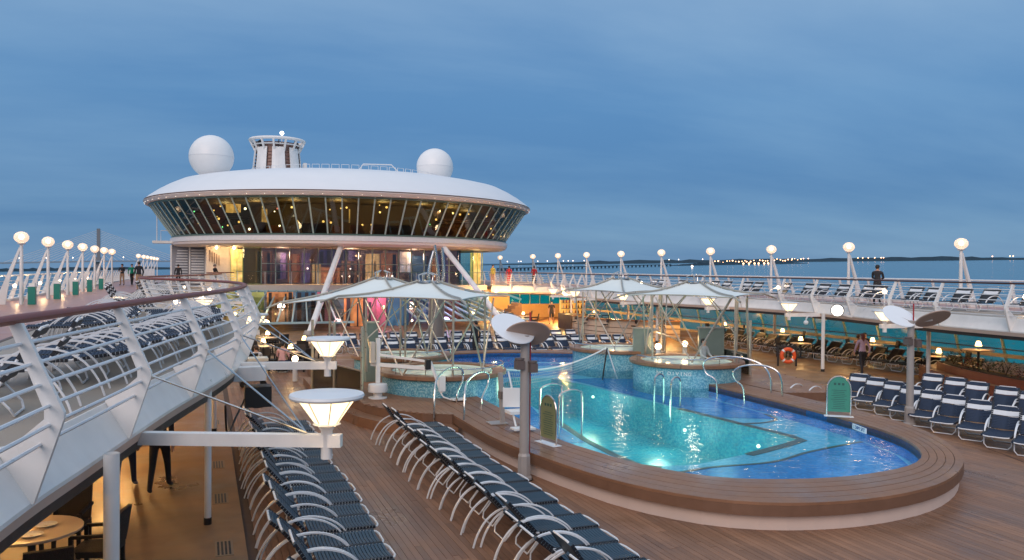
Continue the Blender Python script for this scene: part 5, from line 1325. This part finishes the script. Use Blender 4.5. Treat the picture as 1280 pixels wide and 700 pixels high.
# speaker on the deck edge, floodlights
sp = thing('hanging_speaker', 'black speaker hung on a white bracket under the curved left deck edge', 'speaker', (.95, 16.6, 2.0))
c = MB(); c.box(.75, 1.25, 16.35, 16.75, 1.55, 1.95); c.build('cabinet', BLACK, sp); c = MB(); c.lathe([(.12, 1.53), (.14, 1.549)], 14, (1.0, 16.5)); c.build('cone', DARKM, sp)
c = MB(); c.box(.5, 1.15, 16.5, 16.8, 2.05, 2.32); c.build('bracket', WHITE, sp); c = MB(); c.tube(spline([(.75, 16.5, 1.7), (.55, 16.0, 1.4), (.4, 15.2, 1.3), (.35, 14.6, 1.9)], 5), .02, 5); c.build('cable', BLACK, sp)
fl_ = thing('floodlight', 'round white floodlight shining from the far right deck edge', 'floodlight', (24.0, 25.2, 2.6))
dirv = Vector((-.7, -.7, -.1)).normalized()
c = disc((24.05, 25.6, 2.72), dirv, .215, .02); c.build('lens', emat('flood_lens', (1, .92, .78), 2.2), fl_); c = disc(Vector((24.05, 25.6, 2.72)) - dirv * .08, dirv, .26, .12); c.build('housing', mat('flood_housing', (.2, .2, .2), .4), fl_)
c = MB(); c.bar((24.1, 25.7, 2.6), (24.9, 25.7, 2.45), .08, .08); c.build('bracket', WHITE, fl_)
cc = thing('security_camera', 'small white camera under the far deck edge left of the floodlight', 'camera', (24.6, 27.9, 2.2))
c = MB(); c.tube(spline([(24.9, 28.0, 2.3), (24.5, 27.8, 2.35), (24.4, 27.8, 2.2)], 4), .03, 6); c.build('bracket', WHITE, cc); c = MB().sphere((24.4, 27.8, 2.08), .1, 10, 6); c.build('dome', WHITE2, cc)
# waste bins by the first lamps
for i, y in enumerate((37.1, 43, 48.8, 54.5, 60.2)):
    t = thing('waste_bin', 'teal box bin beside the globe lamp, %s from the near end at left' % ORD[i], 'bin', (-6.45, y - .15, ZL + .008), 0, 'teal bins by the left globe lamps', True)
    c = MB(); c.box(-.13, .13, -.16, .16, 0, .72); c.build('box', TEAL, t); c = MB(); c.box(-.14, .14, -.17, .17, .722, .76); c.build('lid', WHITE2, t)
    c = MB(); c.box(-.1, .11, -.12, .13, .762, .86); c.build('folded_towels', mat('towel_white', (.75, .72, .66), .9, bump=.3), t)
for i, y in enumerate((33.5, 39.8, 45.5, 51.2, 57, 63)):
    t = thing('deck_light', 'small warm light on the left outer rail, %s along' % ORD[i], 'lamp', (-7.6, y, ZL + .7), 0, 'small warm lights on the left outer rail', True)
    c = MB().sphere((0, 0, 0), .07, 8, 5); c.build('glow', BULB, t); c = MB(); c.bar((0, 0, .06), (-.3, 0, .1), .04, .04); c.build('bracket', WHITE2, t)
    lamp_light('deck_glow', t, (.15, 0, .1), 22, (1, .62, .3), .08)
for i, (y, x) in enumerate(((27.5, -1.2), (33, .2), (38, 1.1), (44, 1.9), (50, 1.5), (57, 0))):
    t = thing('rail_light', 'warm light at the foot of the left inner rail, %s beyond the bend' % ORD[i], 'lamp', (x - 1.2, y, ZL + .05), 0, 'warm lights at the foot of the inner rail', True)
    c = MB().sphere((0, 0, .2), .09, 8, 5); c.build('glow', BULB, t); c = MB(); c.lathe([(.07, 0), (.05, .12)], 8); c.build('base', WHITE2, t)
    lamp_light('rail_glow', t, (0, 0, .45), 14, (1, .62, .3), .08)
for i, y in enumerate((20.5, 27, 34, 41, 48)):
    t = thing('rail_light', 'warm light behind the chairs on the far right deck, %s from the right' % ORD[i], 'lamp', (28.0, y, ZR), 0, 'warm lights on the far right deck', True)
    c = MB().sphere((0, 0, .62), .1, 8, 5); c.build('glow', BULB, t); c = MB(); c.tube([(0, 0, 0), (0, 0, .54)], .03, 6); c.build('base', WHITE2, t)
    lamp_light('rail_glow', t, (-.1, 0, .85), 14, (1, .62, .3), .08)

# steel sculpture on a dark pillar behind the canopies
sc = thing('steel_sculpture', 'polished curved steel tubes on a tall dark pillar behind the left canopies', 'sculpture', (11.3, 40, 0))
c = MB(); c.lathe([(.5, .01), (.42, .4), (.4, 3.0)], 20, (11.2, 39.9)); c.build('pillar', mat('pillar_stone', (.16, .14, .13), .3), sc, True)
for dx, h, b_ in ((-.45, 5.2, .25), (.05, 5.5, -.2), (.35, 5.35, -.1)):
    c = MB(); c.tube(spline([(11.2 + dx * .6, 39.9, 2.9), (11.2 + dx, 39.85, 4.0), (11.2 + dx + b_, 39.8, h)], 6), .12, 10, r2=.07); c.build('tube', STEEL, sc, True)

# ------------------------------------------------------------------ bar, planter, tables
bar = thing('bar_counter', 'pale curved bar counter with dark end under the far right deck', 'bar', (26.5, 46, 0))
bp_ = spline([(24.4, 50.8), (24.3, 48.5), (24.9, 46.4), (26.2, 44.8), (28.4, 43.9)], 5); bn = normals(bp_)
c = MB(); c.sweep(bp_, [(-.25, .02), (-.25, 1.02), (.25, 1.02), (.25, .02)], bn); c.build('front', mat('bar_pale', (.62, .5, .38), .45), bar)
c = MB(); c.sweep(bp_, [(-.36, 1.025), (-.36, 1.09), (.4, 1.09), (.4, 1.025)], bn); c.build('top', mat('bar_top_wood', (.3, .14, .06), .25), bar)
for z in (.22, .55):
    c = MB(); c.sweep(bp_, [(-.27, z), (-.27, z + .03), (.27, z + .03), (.27, z)], bn); c.build('band', mat('bar_band', (.12, .06, .03), .4), bar)
c = MB(); c.box(24.2, 25.4, 51.2, 53.4, .02, 1.1); c.build('dark_end', mat('bar_dark', (.08, .05, .04), .5), bar)
sh = thing('bottle_shelf', 'back bar shelf with rows of bottles lit from behind', 'shelf', (26.8, 54.5, 0))
c = MB(); c.box(24.9, 26.9, 54.4, 54.7, .02, 2.0); c.build('back', emat('shelf_amber', (1, .5, .1), .55, base=(.35, .17, .05), var=.5), sh)
for k in range(3):
    c = MB(); c.box(24.9, 26.9, 54.1, 54.38, .95 + k * .42, .98 + k * .42); c.build('board', mat('bar_dark', (.08, .05, .04)), sh)
    for i in range(8):
        c = MB(); x = 25.0 + i * .25; z = .985 + k * .42; c.lathe([(.05, z), (.05, z + .17), (.018, z + .22), (.018, z + .3)], 8, (x, 54.22)); c.build('bottle', mat(*rnd.choice((('bottle_brown', (.12, .04, .01), .1), ('bottle_red', (.25, .02, .02), .1), ('bottle_clear', (.5, .42, .3), .1)))), sh)
for i, (x, y) in enumerate(((23.6, 49.5), (23.7, 48), (24.3, 46.2), (25.5, 44.6), (27, 43.6))):
    t = thing('bar_stool', 'dark bar stool at the pale bar counter, %s from its dark end' % ORD[i], 'stool', (x, y, .007), 0, 'stools at the bar counter', True)
    c = MB(); c.lathe([(.22, 0), (.2, .03), (.03, .05), (.03, .7)], 12); c.build('pedestal', STEEL, t); c = MB(); c.lathe([(.18, .7), (.2, .76), (1e-3, .78)], 12); c.build('seat', BLACK, t)
    c = MB(); c.bar((.17, -.15, 1.0), (.17, .15, 1.0), .04, .25); c.build('back', BLACK, t)
fw_ = thing('bar_wall', 'amber glowing wall with steps at the far end under the right deck', 'wall', (26, 66, 0))
c = MB(); c.box(22.9, 25.2, 66.0, 66.3, .01, 2.5); c.build('wall', emat('far_wall_glow', (1, .5, .12), .2, base=(.45, .25, .09), var=.6, scale=.8), fw_)  # wall glows by itself, golden lamplight put into its material
c = MB(); c.box(25.2, 32, 66.0, 66.2, .01, 1.2); c.build('lower_wall', mat('bar_wall_tan', (.5, .32, .15), .5), fw_)
for i in range(7):
    c = MB(); c.box(25.22 + i * .97, 26.15 + i * .97, 66.05, 66.09, 1.21, 2.5); c.build('window_pane', WS, fw_)
    c = MB(); c.box(26.15 + i * .97, 26.19 + i * .97, 66.0, 66.12, 1.2, 2.5); c.build('mullion', FR, fw_)
for i in range(7):
    c = MB(); c.box(21.2 + i * .28, 21.5 + i * .28, 58, 59.6, .02, .2 + i * .24); c.build('step', mat('step_wood', (.28, .14, .06), .4), fw_)
WICK = mat('dark_wicker', (.016, .011, .009), .7, bump=.6, bscale=60)
TTOP = mat('table_top', (.55, .42, .3), .35, var=.06)
def dtable(x, y, z, r, label, lamp=True, group=None, en=10):
    t = thing('round_table', label, 'table', (x, y, z), 0, group)
    c = MB(); c.lathe([(r - .02, z + .70), (r, z + .715), (r, z + .74), (1e-3, z + .742)], 28, (x, y)); c.build('table_top', TTOP, t)
    c = MB(); c.lathe([(.26, z), (.24, z + .03), (.05, z + .06), (.05, z + .7)], 14, (x, y)); c.build('pedestal', DARKM, t, True)
    if lamp:
        l_ = thing('table_lamp', 'small glowing lamp standing on the ' + label, 'lamp', (x, y, z + .743), 0, 'small lamps on tables')
        l_['label'] = 'glowing table lamp on ' + label
        c = MB(); c.lathe([(.06, z + .743), (.06, z + .76), (.015, z + .77), (.015, z + .9)], 10, (x, y)); c.build('foot', STEEL, l_); c = MB(); c.lathe([(.12, z + .88), (.07, z + 1.06)], 12, (x, y)); c.build('shade', TABLELAMP, l_)
        lamp_light('table_glow', l_, (x, y, z + 1.15), en, (1, .55, .2), .08)
    return t
def wchair(label, x, y, rz, z=.008, proto=[]):
    if proto: return dup(proto[0], (x, y, z), rz, label)
    t = thing('wicker_chair', label, 'chair', (x, y, z), rz, 'dark wicker chairs at the tables', True)
    c = MB(); c.box(-.27, .27, -.27, .27, .38, .46); c.build('seat', WICK, t)
    c = MB(); c.bar((0, -.26, .46), (0, -.34, .95), .52, .05, (0, 1, 0)); c.build('backrest', WICK, t)
    for s in (-1, 1):
        c = MB(); c.bar((s * .27, -.28, .68), (s * .27, .24, .66), .05, .04); c.build('armrest', WICK, t)
        for q_ in (-1, 1):
            c = MB(); c.bar((s * .25, q_ * .24, 0), (s * .25, q_ * .24, .66 if q_ > 0 else .40), .05, .05); c.build('leg', WICK, t)
    proto.append(t); return t
t0 = dtable(-2.15, 12.3, .008, .62, 'round table with leftover plates under the left deck edge', False)
for i, (dx, dy) in enumerate(((.15, .1), (-.2, -.15), (.05, -.3))):
    c = MB(); c.lathe([(.02, .752), (.11, .756), (.14, .772)], 16, (-2.15 + dx, 12.3 + dy)); tag(c.build('plate', WHITE2, None), 'small plate with scraps, %s on the round table under the left deck' % ORD[i], 'plate', 'plates on the round table')
wchair('dark wicker chair left of the thick white column at lower left', -1.35, 12.2, R(75)); wchair('dark wicker chair nearest the viewer at the round table', -1.75, 11.0, R(10)); wchair('dark wicker chair at the left side of the round table', -2.9, 11.6, R(-50))
wchair('dark wicker chair behind the round table', -1.9, 13.4, R(170))
# dining corner left of the whirlpools
din = ((1.5, 33.5), (3.4, 34.6), (.4, 36.5), (2.5, 37.6), (4.4, 38.5), (.6, 41), (3, 42))
for i, (x, y) in enumerate(din):
    dtable(x, y, .008, .5, 'dining table, %s from the near side left of the pool' % ORD[i], True, 'dining tables left of the pool', 9)
    for k in range(3):
        a = R(40 + 120 * k + i * 25); wchair('dark chair at dining table, %s place at the %s table from the near side' % (ORD[k], ORD[i]), x + .85 * math.cos(a), y + .85 * math.sin(a), a + PI / 2)
far_t = ((30.6, 30.2), (29.2, 25.2), (30.4, 36.5), (30.5, 42.0), (27.6, 31.8), (22.5, 56), (23.6, 60), (29, 57))
for i, (x, y) in enumerate(far_t):
    dtable(x, y, .008, .5, 'round table under the right deck, %s in the group' % ORD[i], True, 'tables under the right deck', 12)
    for k in range(2): 
        a = R(-30 + 150 * k); wchair('dark chair under the right deck, %s seat at the %s table' % (ORD[k], ORD[i]), x + .85 * math.cos(a), y + .85 * math.sin(a), a + PI / 2)
dtable(27.9, 22.3, .6, .55, 'raised round table with lamp behind the wooden planter at right', True, None, 14)
dtable(27.3, 18.6, .6, .55, 'raised round table at the right edge behind the planter', True, None, 8)
# raised wooden terrace with planter at right
ter = thing('raised_terrace', 'dark wooden raised terrace edge curving at the right side', 'terrace', (27, 19, 0))
MAHO = mat('mahogany_board', (.2, .05, .022), .35, var=.25, scale=4, stretch=(1, 1, 8))
tp = spline([(27.0, 24.2), (25.5, 22.0), (24.5, 19.8), (23.9, 17.0), (23.9, 13)], 6); tn = normals(tp)
c = MB(); c.prism([(p.x, p.y) for p in tp] + [(31.5, 13), (31.5, 24.2)], .012, .56); c.build('floor', mat('terrace_floor', (.3, .16, .08), .5), ter)
for k in range(4):
    sgn = -1 if tn[5][0] > 0 else 1
    c = MB(); c.sweep(tp, [(-.02, .02 + k * .145), (-.02, .155 + k * .145), (.025, .155 + k * .145), (.025, .02 + k * .145)], [(n_[0] * sgn, n_[1] * sgn) for n_ in tn]); c.build('facing_board', MAHO, ter)
plb = thing('planter_box', 'long dark planter trough along the terrace edge at right', 'planter', (25.5, 19, .57))
tq = [p + Vector((.75, 0, 0)) for p in tp[4:]]; tqn = normals(tq)
c = MB(); c.sweep(tq, [(-.3, .57), (-.3, .86), (.3, .86), (.3, .57)], tqn); c.build('trough', MAHO, plb); c = MB(); c.sweep(tq, [(-.33, .862), (-.33, .9), (-.27, .9), (-.27, .862)], tqn); c.build('brass_edge', mat('brass', (.5, .33, .12), .3, metal=.8), plb)
c = MB(); c.sweep(tq, [(-.26, .863), (-.26, .875), (.26, .875), (.26, .863)], tqn); c.build('soil', mat('soil', (.03, .02, .012), .9), plb)
LEAF = [mat('leaf_dark', (.035, .055, .02), .6, var=.4), mat('leaf_olive', (.09, .085, .03), .6, var=.4), mat('leaf_russet', (.14, .045, .025), .6, var=.4)]
for i in range(11):
    p = tq[2 + i * 2] if 2 + i * 2 < len(tq) else tq[-1]
    t = thing('shrub', 'leafy shrub in the dark planter trough, %s from its far end' % ORD[i], 'plant', (p.x, p.y, .87), 0, 'shrubs in the planter trough')
    hgt = rnd.uniform(.35, .65); lf_ = MB(); stm = MB()
    for k in range(150):
        a = rnd.uniform(0, 2 * PI); rr = rnd.uniform(.02, .42) ** 1; zz = rnd.uniform(.05, hgt) * (1 - .5 * rr); cx, cy, cz = p.x + rr * math.cos(a), p.y + rr * math.sin(a), .87 + zz
        d = Vector((math.cos(a), math.sin(a), rnd.uniform(-.4, .8))).normalized(); s = d.cross(Vector((rnd.uniform(-1, 1), rnd.uniform(-1, 1), 1))).normalized(); L_ = rnd.uniform(.06, .12); q0 = Vector((cx, cy, cz))
        lf_.add([q0, q0 + d * L_ * .5 + s * L_ * .25, q0 + d * L_, q0 + d * L_ * .5 - s * L_ * .25], [(0, 1, 2, 3)])
    for k in range(5):
        a = rnd.uniform(0, 2 * PI); stm.tube([(p.x, p.y, .87), (p.x + .12 * math.cos(a), p.y + .12 * math.sin(a), .87 + hgt * .6)], .01, 5)
    tag(lf_.build('foliage', LEAF[i % 3], t), kind='stuff'); stm.build('stem', mat('stem_brown', (.08, .05, .03), .8), t)

# ------------------------------------------------------------------ people
SKIN = mat('skin', (.5, .29, .2), .55, var=.05)
def cloth(nm, col): return mat('cloth_' + nm, col, .85, var=.12, scale=20)
def person(label, x, y, z, rz, top, bottom, shoes, hair, pose='stand', h=1.72, long_sleeve=True, shorts=False, long_hair=False):
    s = h / 1.72
    t = thing('person', label, 'person', (x, y, z), rz, None, True)
    J = {'pel': (0, 0, .95), 'wai': (0, .0, 1.08), 'che': (0, .01, 1.28), 'shc': (0, 0, 1.42), 'nek': (0, .01, 1.50), 'chn': (0, .03, 1.56), 'hea': (0, .02, 1.64), 'top': (0, .0, 1.70)}
    Rr = {'pel': (.15, .115), 'wai': (.135, .10), 'che': (.155, .115), 'shc': (.12, .09), 'nek': (.055, .055), 'chn': (.062, .07), 'hea': (.078, .098), 'top': (.055, .065)}
    E_ = [('pel', 'wai'), ('wai', 'che'), ('che', 'shc'), ('shc', 'nek'), ('nek', 'chn'), ('chn', 'hea'), ('hea', 'top')]
    stride = {'stand': .04, 'walk': .26, 'lean': .08, 'sit': 0, 'bath': 0}[pose]
    for sg, nm in ((-1, 'l'), (1, 'r')):
        st_ = stride * sg
        hip, kne, ank, toe = (sg * .095, 0, .88), (sg * .1, st_ * .5 + .03, .49), (sg * .105, st_ - .02, .085), (sg * .12, st_ + .14, .035)
        if pose in ('sit', 'bath'): kne, ank, toe = (sg * .12, .44, .90), (sg * .12, .46, .50), (sg * .13, .6, .46)
        sho, elb, wri, han = (sg * .19, 0, 1.40), (sg * .25, -.03 - st_ * .5, 1.13), (sg * .25, .08 - st_ * .6, .89), (sg * .245, .12 - st_ * .6, .80)
        if pose == 'lean': elb, wri, han = (sg * .225, .1, 1.16), (sg * .13, .32, 1.14), (sg * .08, .38, 1.14)
        if pose in ('sit', 'bath'): elb, wri, han = (sg * .26, .08, 1.14), (sg * .17, .30, 1.04), (sg * .13, .38, 1.02)
        for k_, v_, r_ in (('hip', hip, (.092, .1)), ('kne', kne, (.06, .064)), ('ank', ank, (.042, .046)), ('toe', toe, (.042, .03)), ('sho', sho, (.062, .066)), ('elb', elb, (.045, .047)), ('wri', wri, (.03, .034)), ('han', han, (.026, .045))):
            J[k_ + nm] = v_; Rr[k_ + nm] = r_
        E_ += [('pel', 'hip' + nm), ('hip' + nm, 'kne' + nm), ('kne' + nm, 'ank' + nm), ('ank' + nm, 'toe' + nm), ('shc', 'sho' + nm), ('sho' + nm, 'elb' + nm), ('elb' + nm, 'wri' + nm), ('wri' + nm, 'han' + nm)]
        for f in range(4):          # fingers
            a = (f - 1.5) * .02; hv = Vector(han); wv = Vector(wri); d = (hv - wv).normalized(); cr_ = d.cross(Vector((1, 0, 0)))
            if cr_.length < .1: cr_ = Vector((0, 1, 0))
            J['f%d%s' % (f, nm)] = tuple(hv + d * (.075 - .006 * abs(f - 1.3)) + cr_.normalized() * a * 1.3 - Vector((sg * .012, 0, 0))); Rr['f%d%s' % (f, nm)] = (.0085, .0085); E_.append(('han' + nm, 'f%d%s' % (f, nm)))
        J['th' + nm] = tuple(Vector(wri).lerp(Vector(han), .6) + cr_.normalized() * .05 - Vector((sg * .01, 0, .02))); Rr['th' + nm] = (.01, .01); E_.append(('wri' + nm, 'th' + nm))
    me = bpy.data.meshes.new('body'); bm = bmesh.new(); lay = bm.verts.layers.skin.verify(); V = {}
    for k_, v_ in J.items():
        V[k_] = bm.verts.new(v_); V[k_][lay].radius = Rr[k_]
    V['pel'][lay].use_root = True
    for a, b_ in E_: bm.edges.new((V[a], V[b_]))
    bm.to_mesh(me); bm.free()
    o = bpy.data.objects.new('tmp', me); COL.objects.link(o)
    o.modifiers.new('s', 'SKIN'); sb = o.modifiers.new('d', 'SUBSURF'); sb.levels = 2
    dg = bpy.context.evaluated_depsgraph_get(); m2 = bpy.data.meshes.new_from_object(o.evaluated_get(dg)); bpy.data.objects.remove(o)
    m2.materials.clear()
    for q_ in (SKIN, top, bottom, shoes): m2.materials.append(q_)
    mi = []
    sitz = pose in ('sit', 'bath')
    for p in m2.polygons:
        c_ = p.center; k = 0; r_ = abs(c_.x)
        arm = r_ > .19 and c_.z > .7 or (pose == 'lean' and c_.y > .16 and c_.z > 1.0) or (sitz and c_.y > .2 and c_.z > .98)
        if sitz:
            if c_.z < .58: k = 3
            elif c_.z < .99 and not arm: k = 2
            elif c_.z < 1.47: k = 1
            if arm and (not long_sleeve or c_.y > .3): k = 0
        else:
            if c_.z < .10: k = 3
            elif c_.z < (.5 if shorts else 0): k = 0
            elif c_.z < .97 and not arm: k = 2
            elif c_.z < 1.475: k = 1
            if arm and ((not long_sleeve and c_.z < 1.22) or (c_.z < .9 and pose != 'lean') or (pose == 'lean' and c_.y > .33)): k = 0
        mi.append(k)
    m2.polygons.foreach_set('material_index', mi); m2.polygons.foreach_set('use_smooth', [True] * len(mi))
    dz = .5 if sitz else 0
    m2.transform(Matrix.Scale(s, 4) @ Matrix.Translation((0, 0, -dz)))
    ob = bpy.data.objects.new('body', m2); COL.objects.link(ob); ob.parent = t
    c = MB(); k = 14
    prof = [(1e-3, 1.752), (.06, 1.742), (.095, 1.70), (.105, 1.65), (.1, 1.61), (.08, 1.575)]
    vs = []
    for i in range(k):
        a = 2 * PI * i / k
        for j, (r_, z_) in enumerate(prof):
            back = -math.sin(a); zz = z_
            if j >= 3 and back < .2: zz = max(z_, 1.665)
            if long_hair and j == 5 and back > .2: zz = 1.40
            vs.append((r_ * .92 * math.cos(a), r_ * 1.08 * math.sin(a) - .005, zz))
    n_ = len(prof); c.add([(a * s, b_ * s, (z_ - dz) * s) for a, b_, z_ in vs], [(i * n_ + j, i * n_ + j + 1, ((i + 1) % k) * n_ + j + 1, ((i + 1) % k) * n_ + j) for i in range(k) for j in range(n_ - 1)]); c.build('hair', hair, t, True)
    c = MB()
    c.add([(q_[0] * s, q_[1] * s, (q_[2] - dz) * s) for q_ in ((-.012, .115, 1.615), (.012, .115, 1.615), (0, .14, 1.618), (0, .112, 1.66))], [(0, 1, 2), (0, 2, 3), (1, 3, 2), (0, 3, 1)]); c.build('nose', SKIN, t)
    c = MB()
    for sg in (-1, 1): c.sphere((sg * .032 * s, .108 * s, (1.655 - dz) * s), .011 * s, 8, 5)
    c.build('eyes', BLACK, t)
    return t
HB = mat('hair_black', (.012, .01, .009), .6); HD = mat('hair_brown', (.06, .03, .018), .6)
DK = cloth('dark', (.02, .02, .025)); BL = cloth('denim', (.03, .045, .09)); GRN_ = cloth('green', (.0, .22, .13)); REDC = cloth('red', (.5, .02, .03)); LIL = cloth('lilac', (.42, .3, .38)); TAN_ = cloth('khaki', (.35, .22, .13)); WHC = cloth('white', (.7, .68, .66)); YEL_ = cloth('yellow', (.6, .5, .1)); SHO = cloth('shoe', (.3, .28, .27))
ZLp, ZRp = ZL + .006, ZR + .006
person('person in dark jacket and tan trousers at the left rail among the lamps', -6.2, 72.0, ZLp, R(160), DK, TAN_, DK, HB, 'lean')
person('person in green jacket and dark trousers walking on the left walkway', -5.6, 73.5, ZLp, R(200), GRN_, DK, DK, HB, 'walk')
person('person in dark top and pale shorts standing by the globe lamp at left', -3.9, 56.5, ZLp, R(30), DK, TAN_, SHO, HB, 'stand', 1.85)
person('person in black jacket behind the second left bend near the white wall', .75, 63.2, ZLp, R(-120), DK, DK, DK, HB, 'lean')
person('small person in dark clothes by the grey slatted stair', -1.9, 68.5, ZLp, R(0), DK, DK, DK, HB, 'stand')
person('person in yellow vest behind the green glass corner', 22.9, 64.0, 2.91, R(120), YEL_, TAN_, SHO, HD, 'stand')
person('person in red top standing left on the far right deck', 24.6, 64.6, ZRp, R(0), REDC, REDC, DK, HB, 'stand')
person('person in bright red jacket leaning at the far right deck rail', 26.9, 64.5, ZRp, R(-30), REDC, DK, DK, HB, 'lean')
person('person in dark clothes walking across the golden lit floor near the far bar', 25.5, 57.5, .007, R(150), DK, DK, DK, HB, 'walk', 1.78, False, True)
person('person with red hair in lilac shirt and dark trousers beside the right hand tables', 25.9, 26.1, .012, R(-20), LIL, DK, DK, mat('hair_auburn', (.13, .025, .02), .6), 'walk', 1.68, True, False, True)
person('person in dark coat standing at the far right rail looking to sea', 28.6, 28.0, ZRp, R(-60), DK, DK, DK, HB, 'lean', 1.78)
person('person in black standing behind the left canopies beside the far chairs', 12.3, 36.8, .007, R(20), DK, DK, DK, HB, 'stand', 1.75)
person('person in dark trousers walking under the left deck edge', -.78, 16.6, .007, R(-12), DK, DK, DK, HB, 'walk', 1.76)
person('person in blue jeans and pale shoes walking beside the dark trousered one', -1.4, 16.9, .007, R(-8), DK, BL, SHO, HB, 'walk', 1.76)
person('person sitting in the front right whirlpool, dark hair and grey top', 17.3, 25.1, .55, R(200), cloth('grey', (.35, .38, .4)), DK, DK, HB, 'bath', 1.7)
def seat_stool(x, y, z, label):
    t = thing('wicker_stool', label, 'stool', (x, y, z), 0, None, True); c = MB(); c.lathe([(.2, 0), (.22, .38), (1e-3, .4)], 14); c.build('seat', WICK, t); c = MB(); c.lathe([(.21, .0), (.225, .02), (.2, .04)], 14); c.build('base_ring', BRONZE, t)
for i, (x, y, rz, cl, hr, lab) in enumerate(((31.0, 31.1, 170, DK, HB, 'seated person in dark top at the lamp lit table under the right deck'), (29.7, 30.2, -80, cloth('peach', (.6, .35, .25)), HD, 'seated person in peach top at the lamp lit table under the right deck'),
                                    (1.9, 32.6, 20, WHC, HD, 'seated person in white shirt at the near dining table left of the pool'), (3.0, 33.8, -30, cloth('blush', (.6, .35, .35)), HB, 'seated person in pink shirt at the dining tables left of the pool'))):
    person(lab, x, y, .01, R(rz), cl, BL, SHO, hr, 'sit')
    seat_stool(x - .0, y, .009, 'round dark stool under the ' + lab.split(' at ')[0])
# pale canopy box beside the dining tables
bx = thing('serving_cart', 'cream serving cart with rounded top among the dining tables at left', 'cart', (1.6, 30.0, 0))
c = MB(); c.box(1.2, 2.1, 29.7, 30.3, .25, .95); c.build('cabinet', mat('cart_cream', (.62, .58, .46), .5), bx); c = MB(); c.box(1.15, 2.15, 29.65, 30.35, .952, 1.05); c.build('lid', mat('cart_lid', (.68, .65, .55), .4), bx)
for x in (1.3, 2.0):
    c = MB(); c.tube([(x, 29.8, .12), (x, 30.2, .12)], .11, 10); c.build('wheel', BLACK, bx)
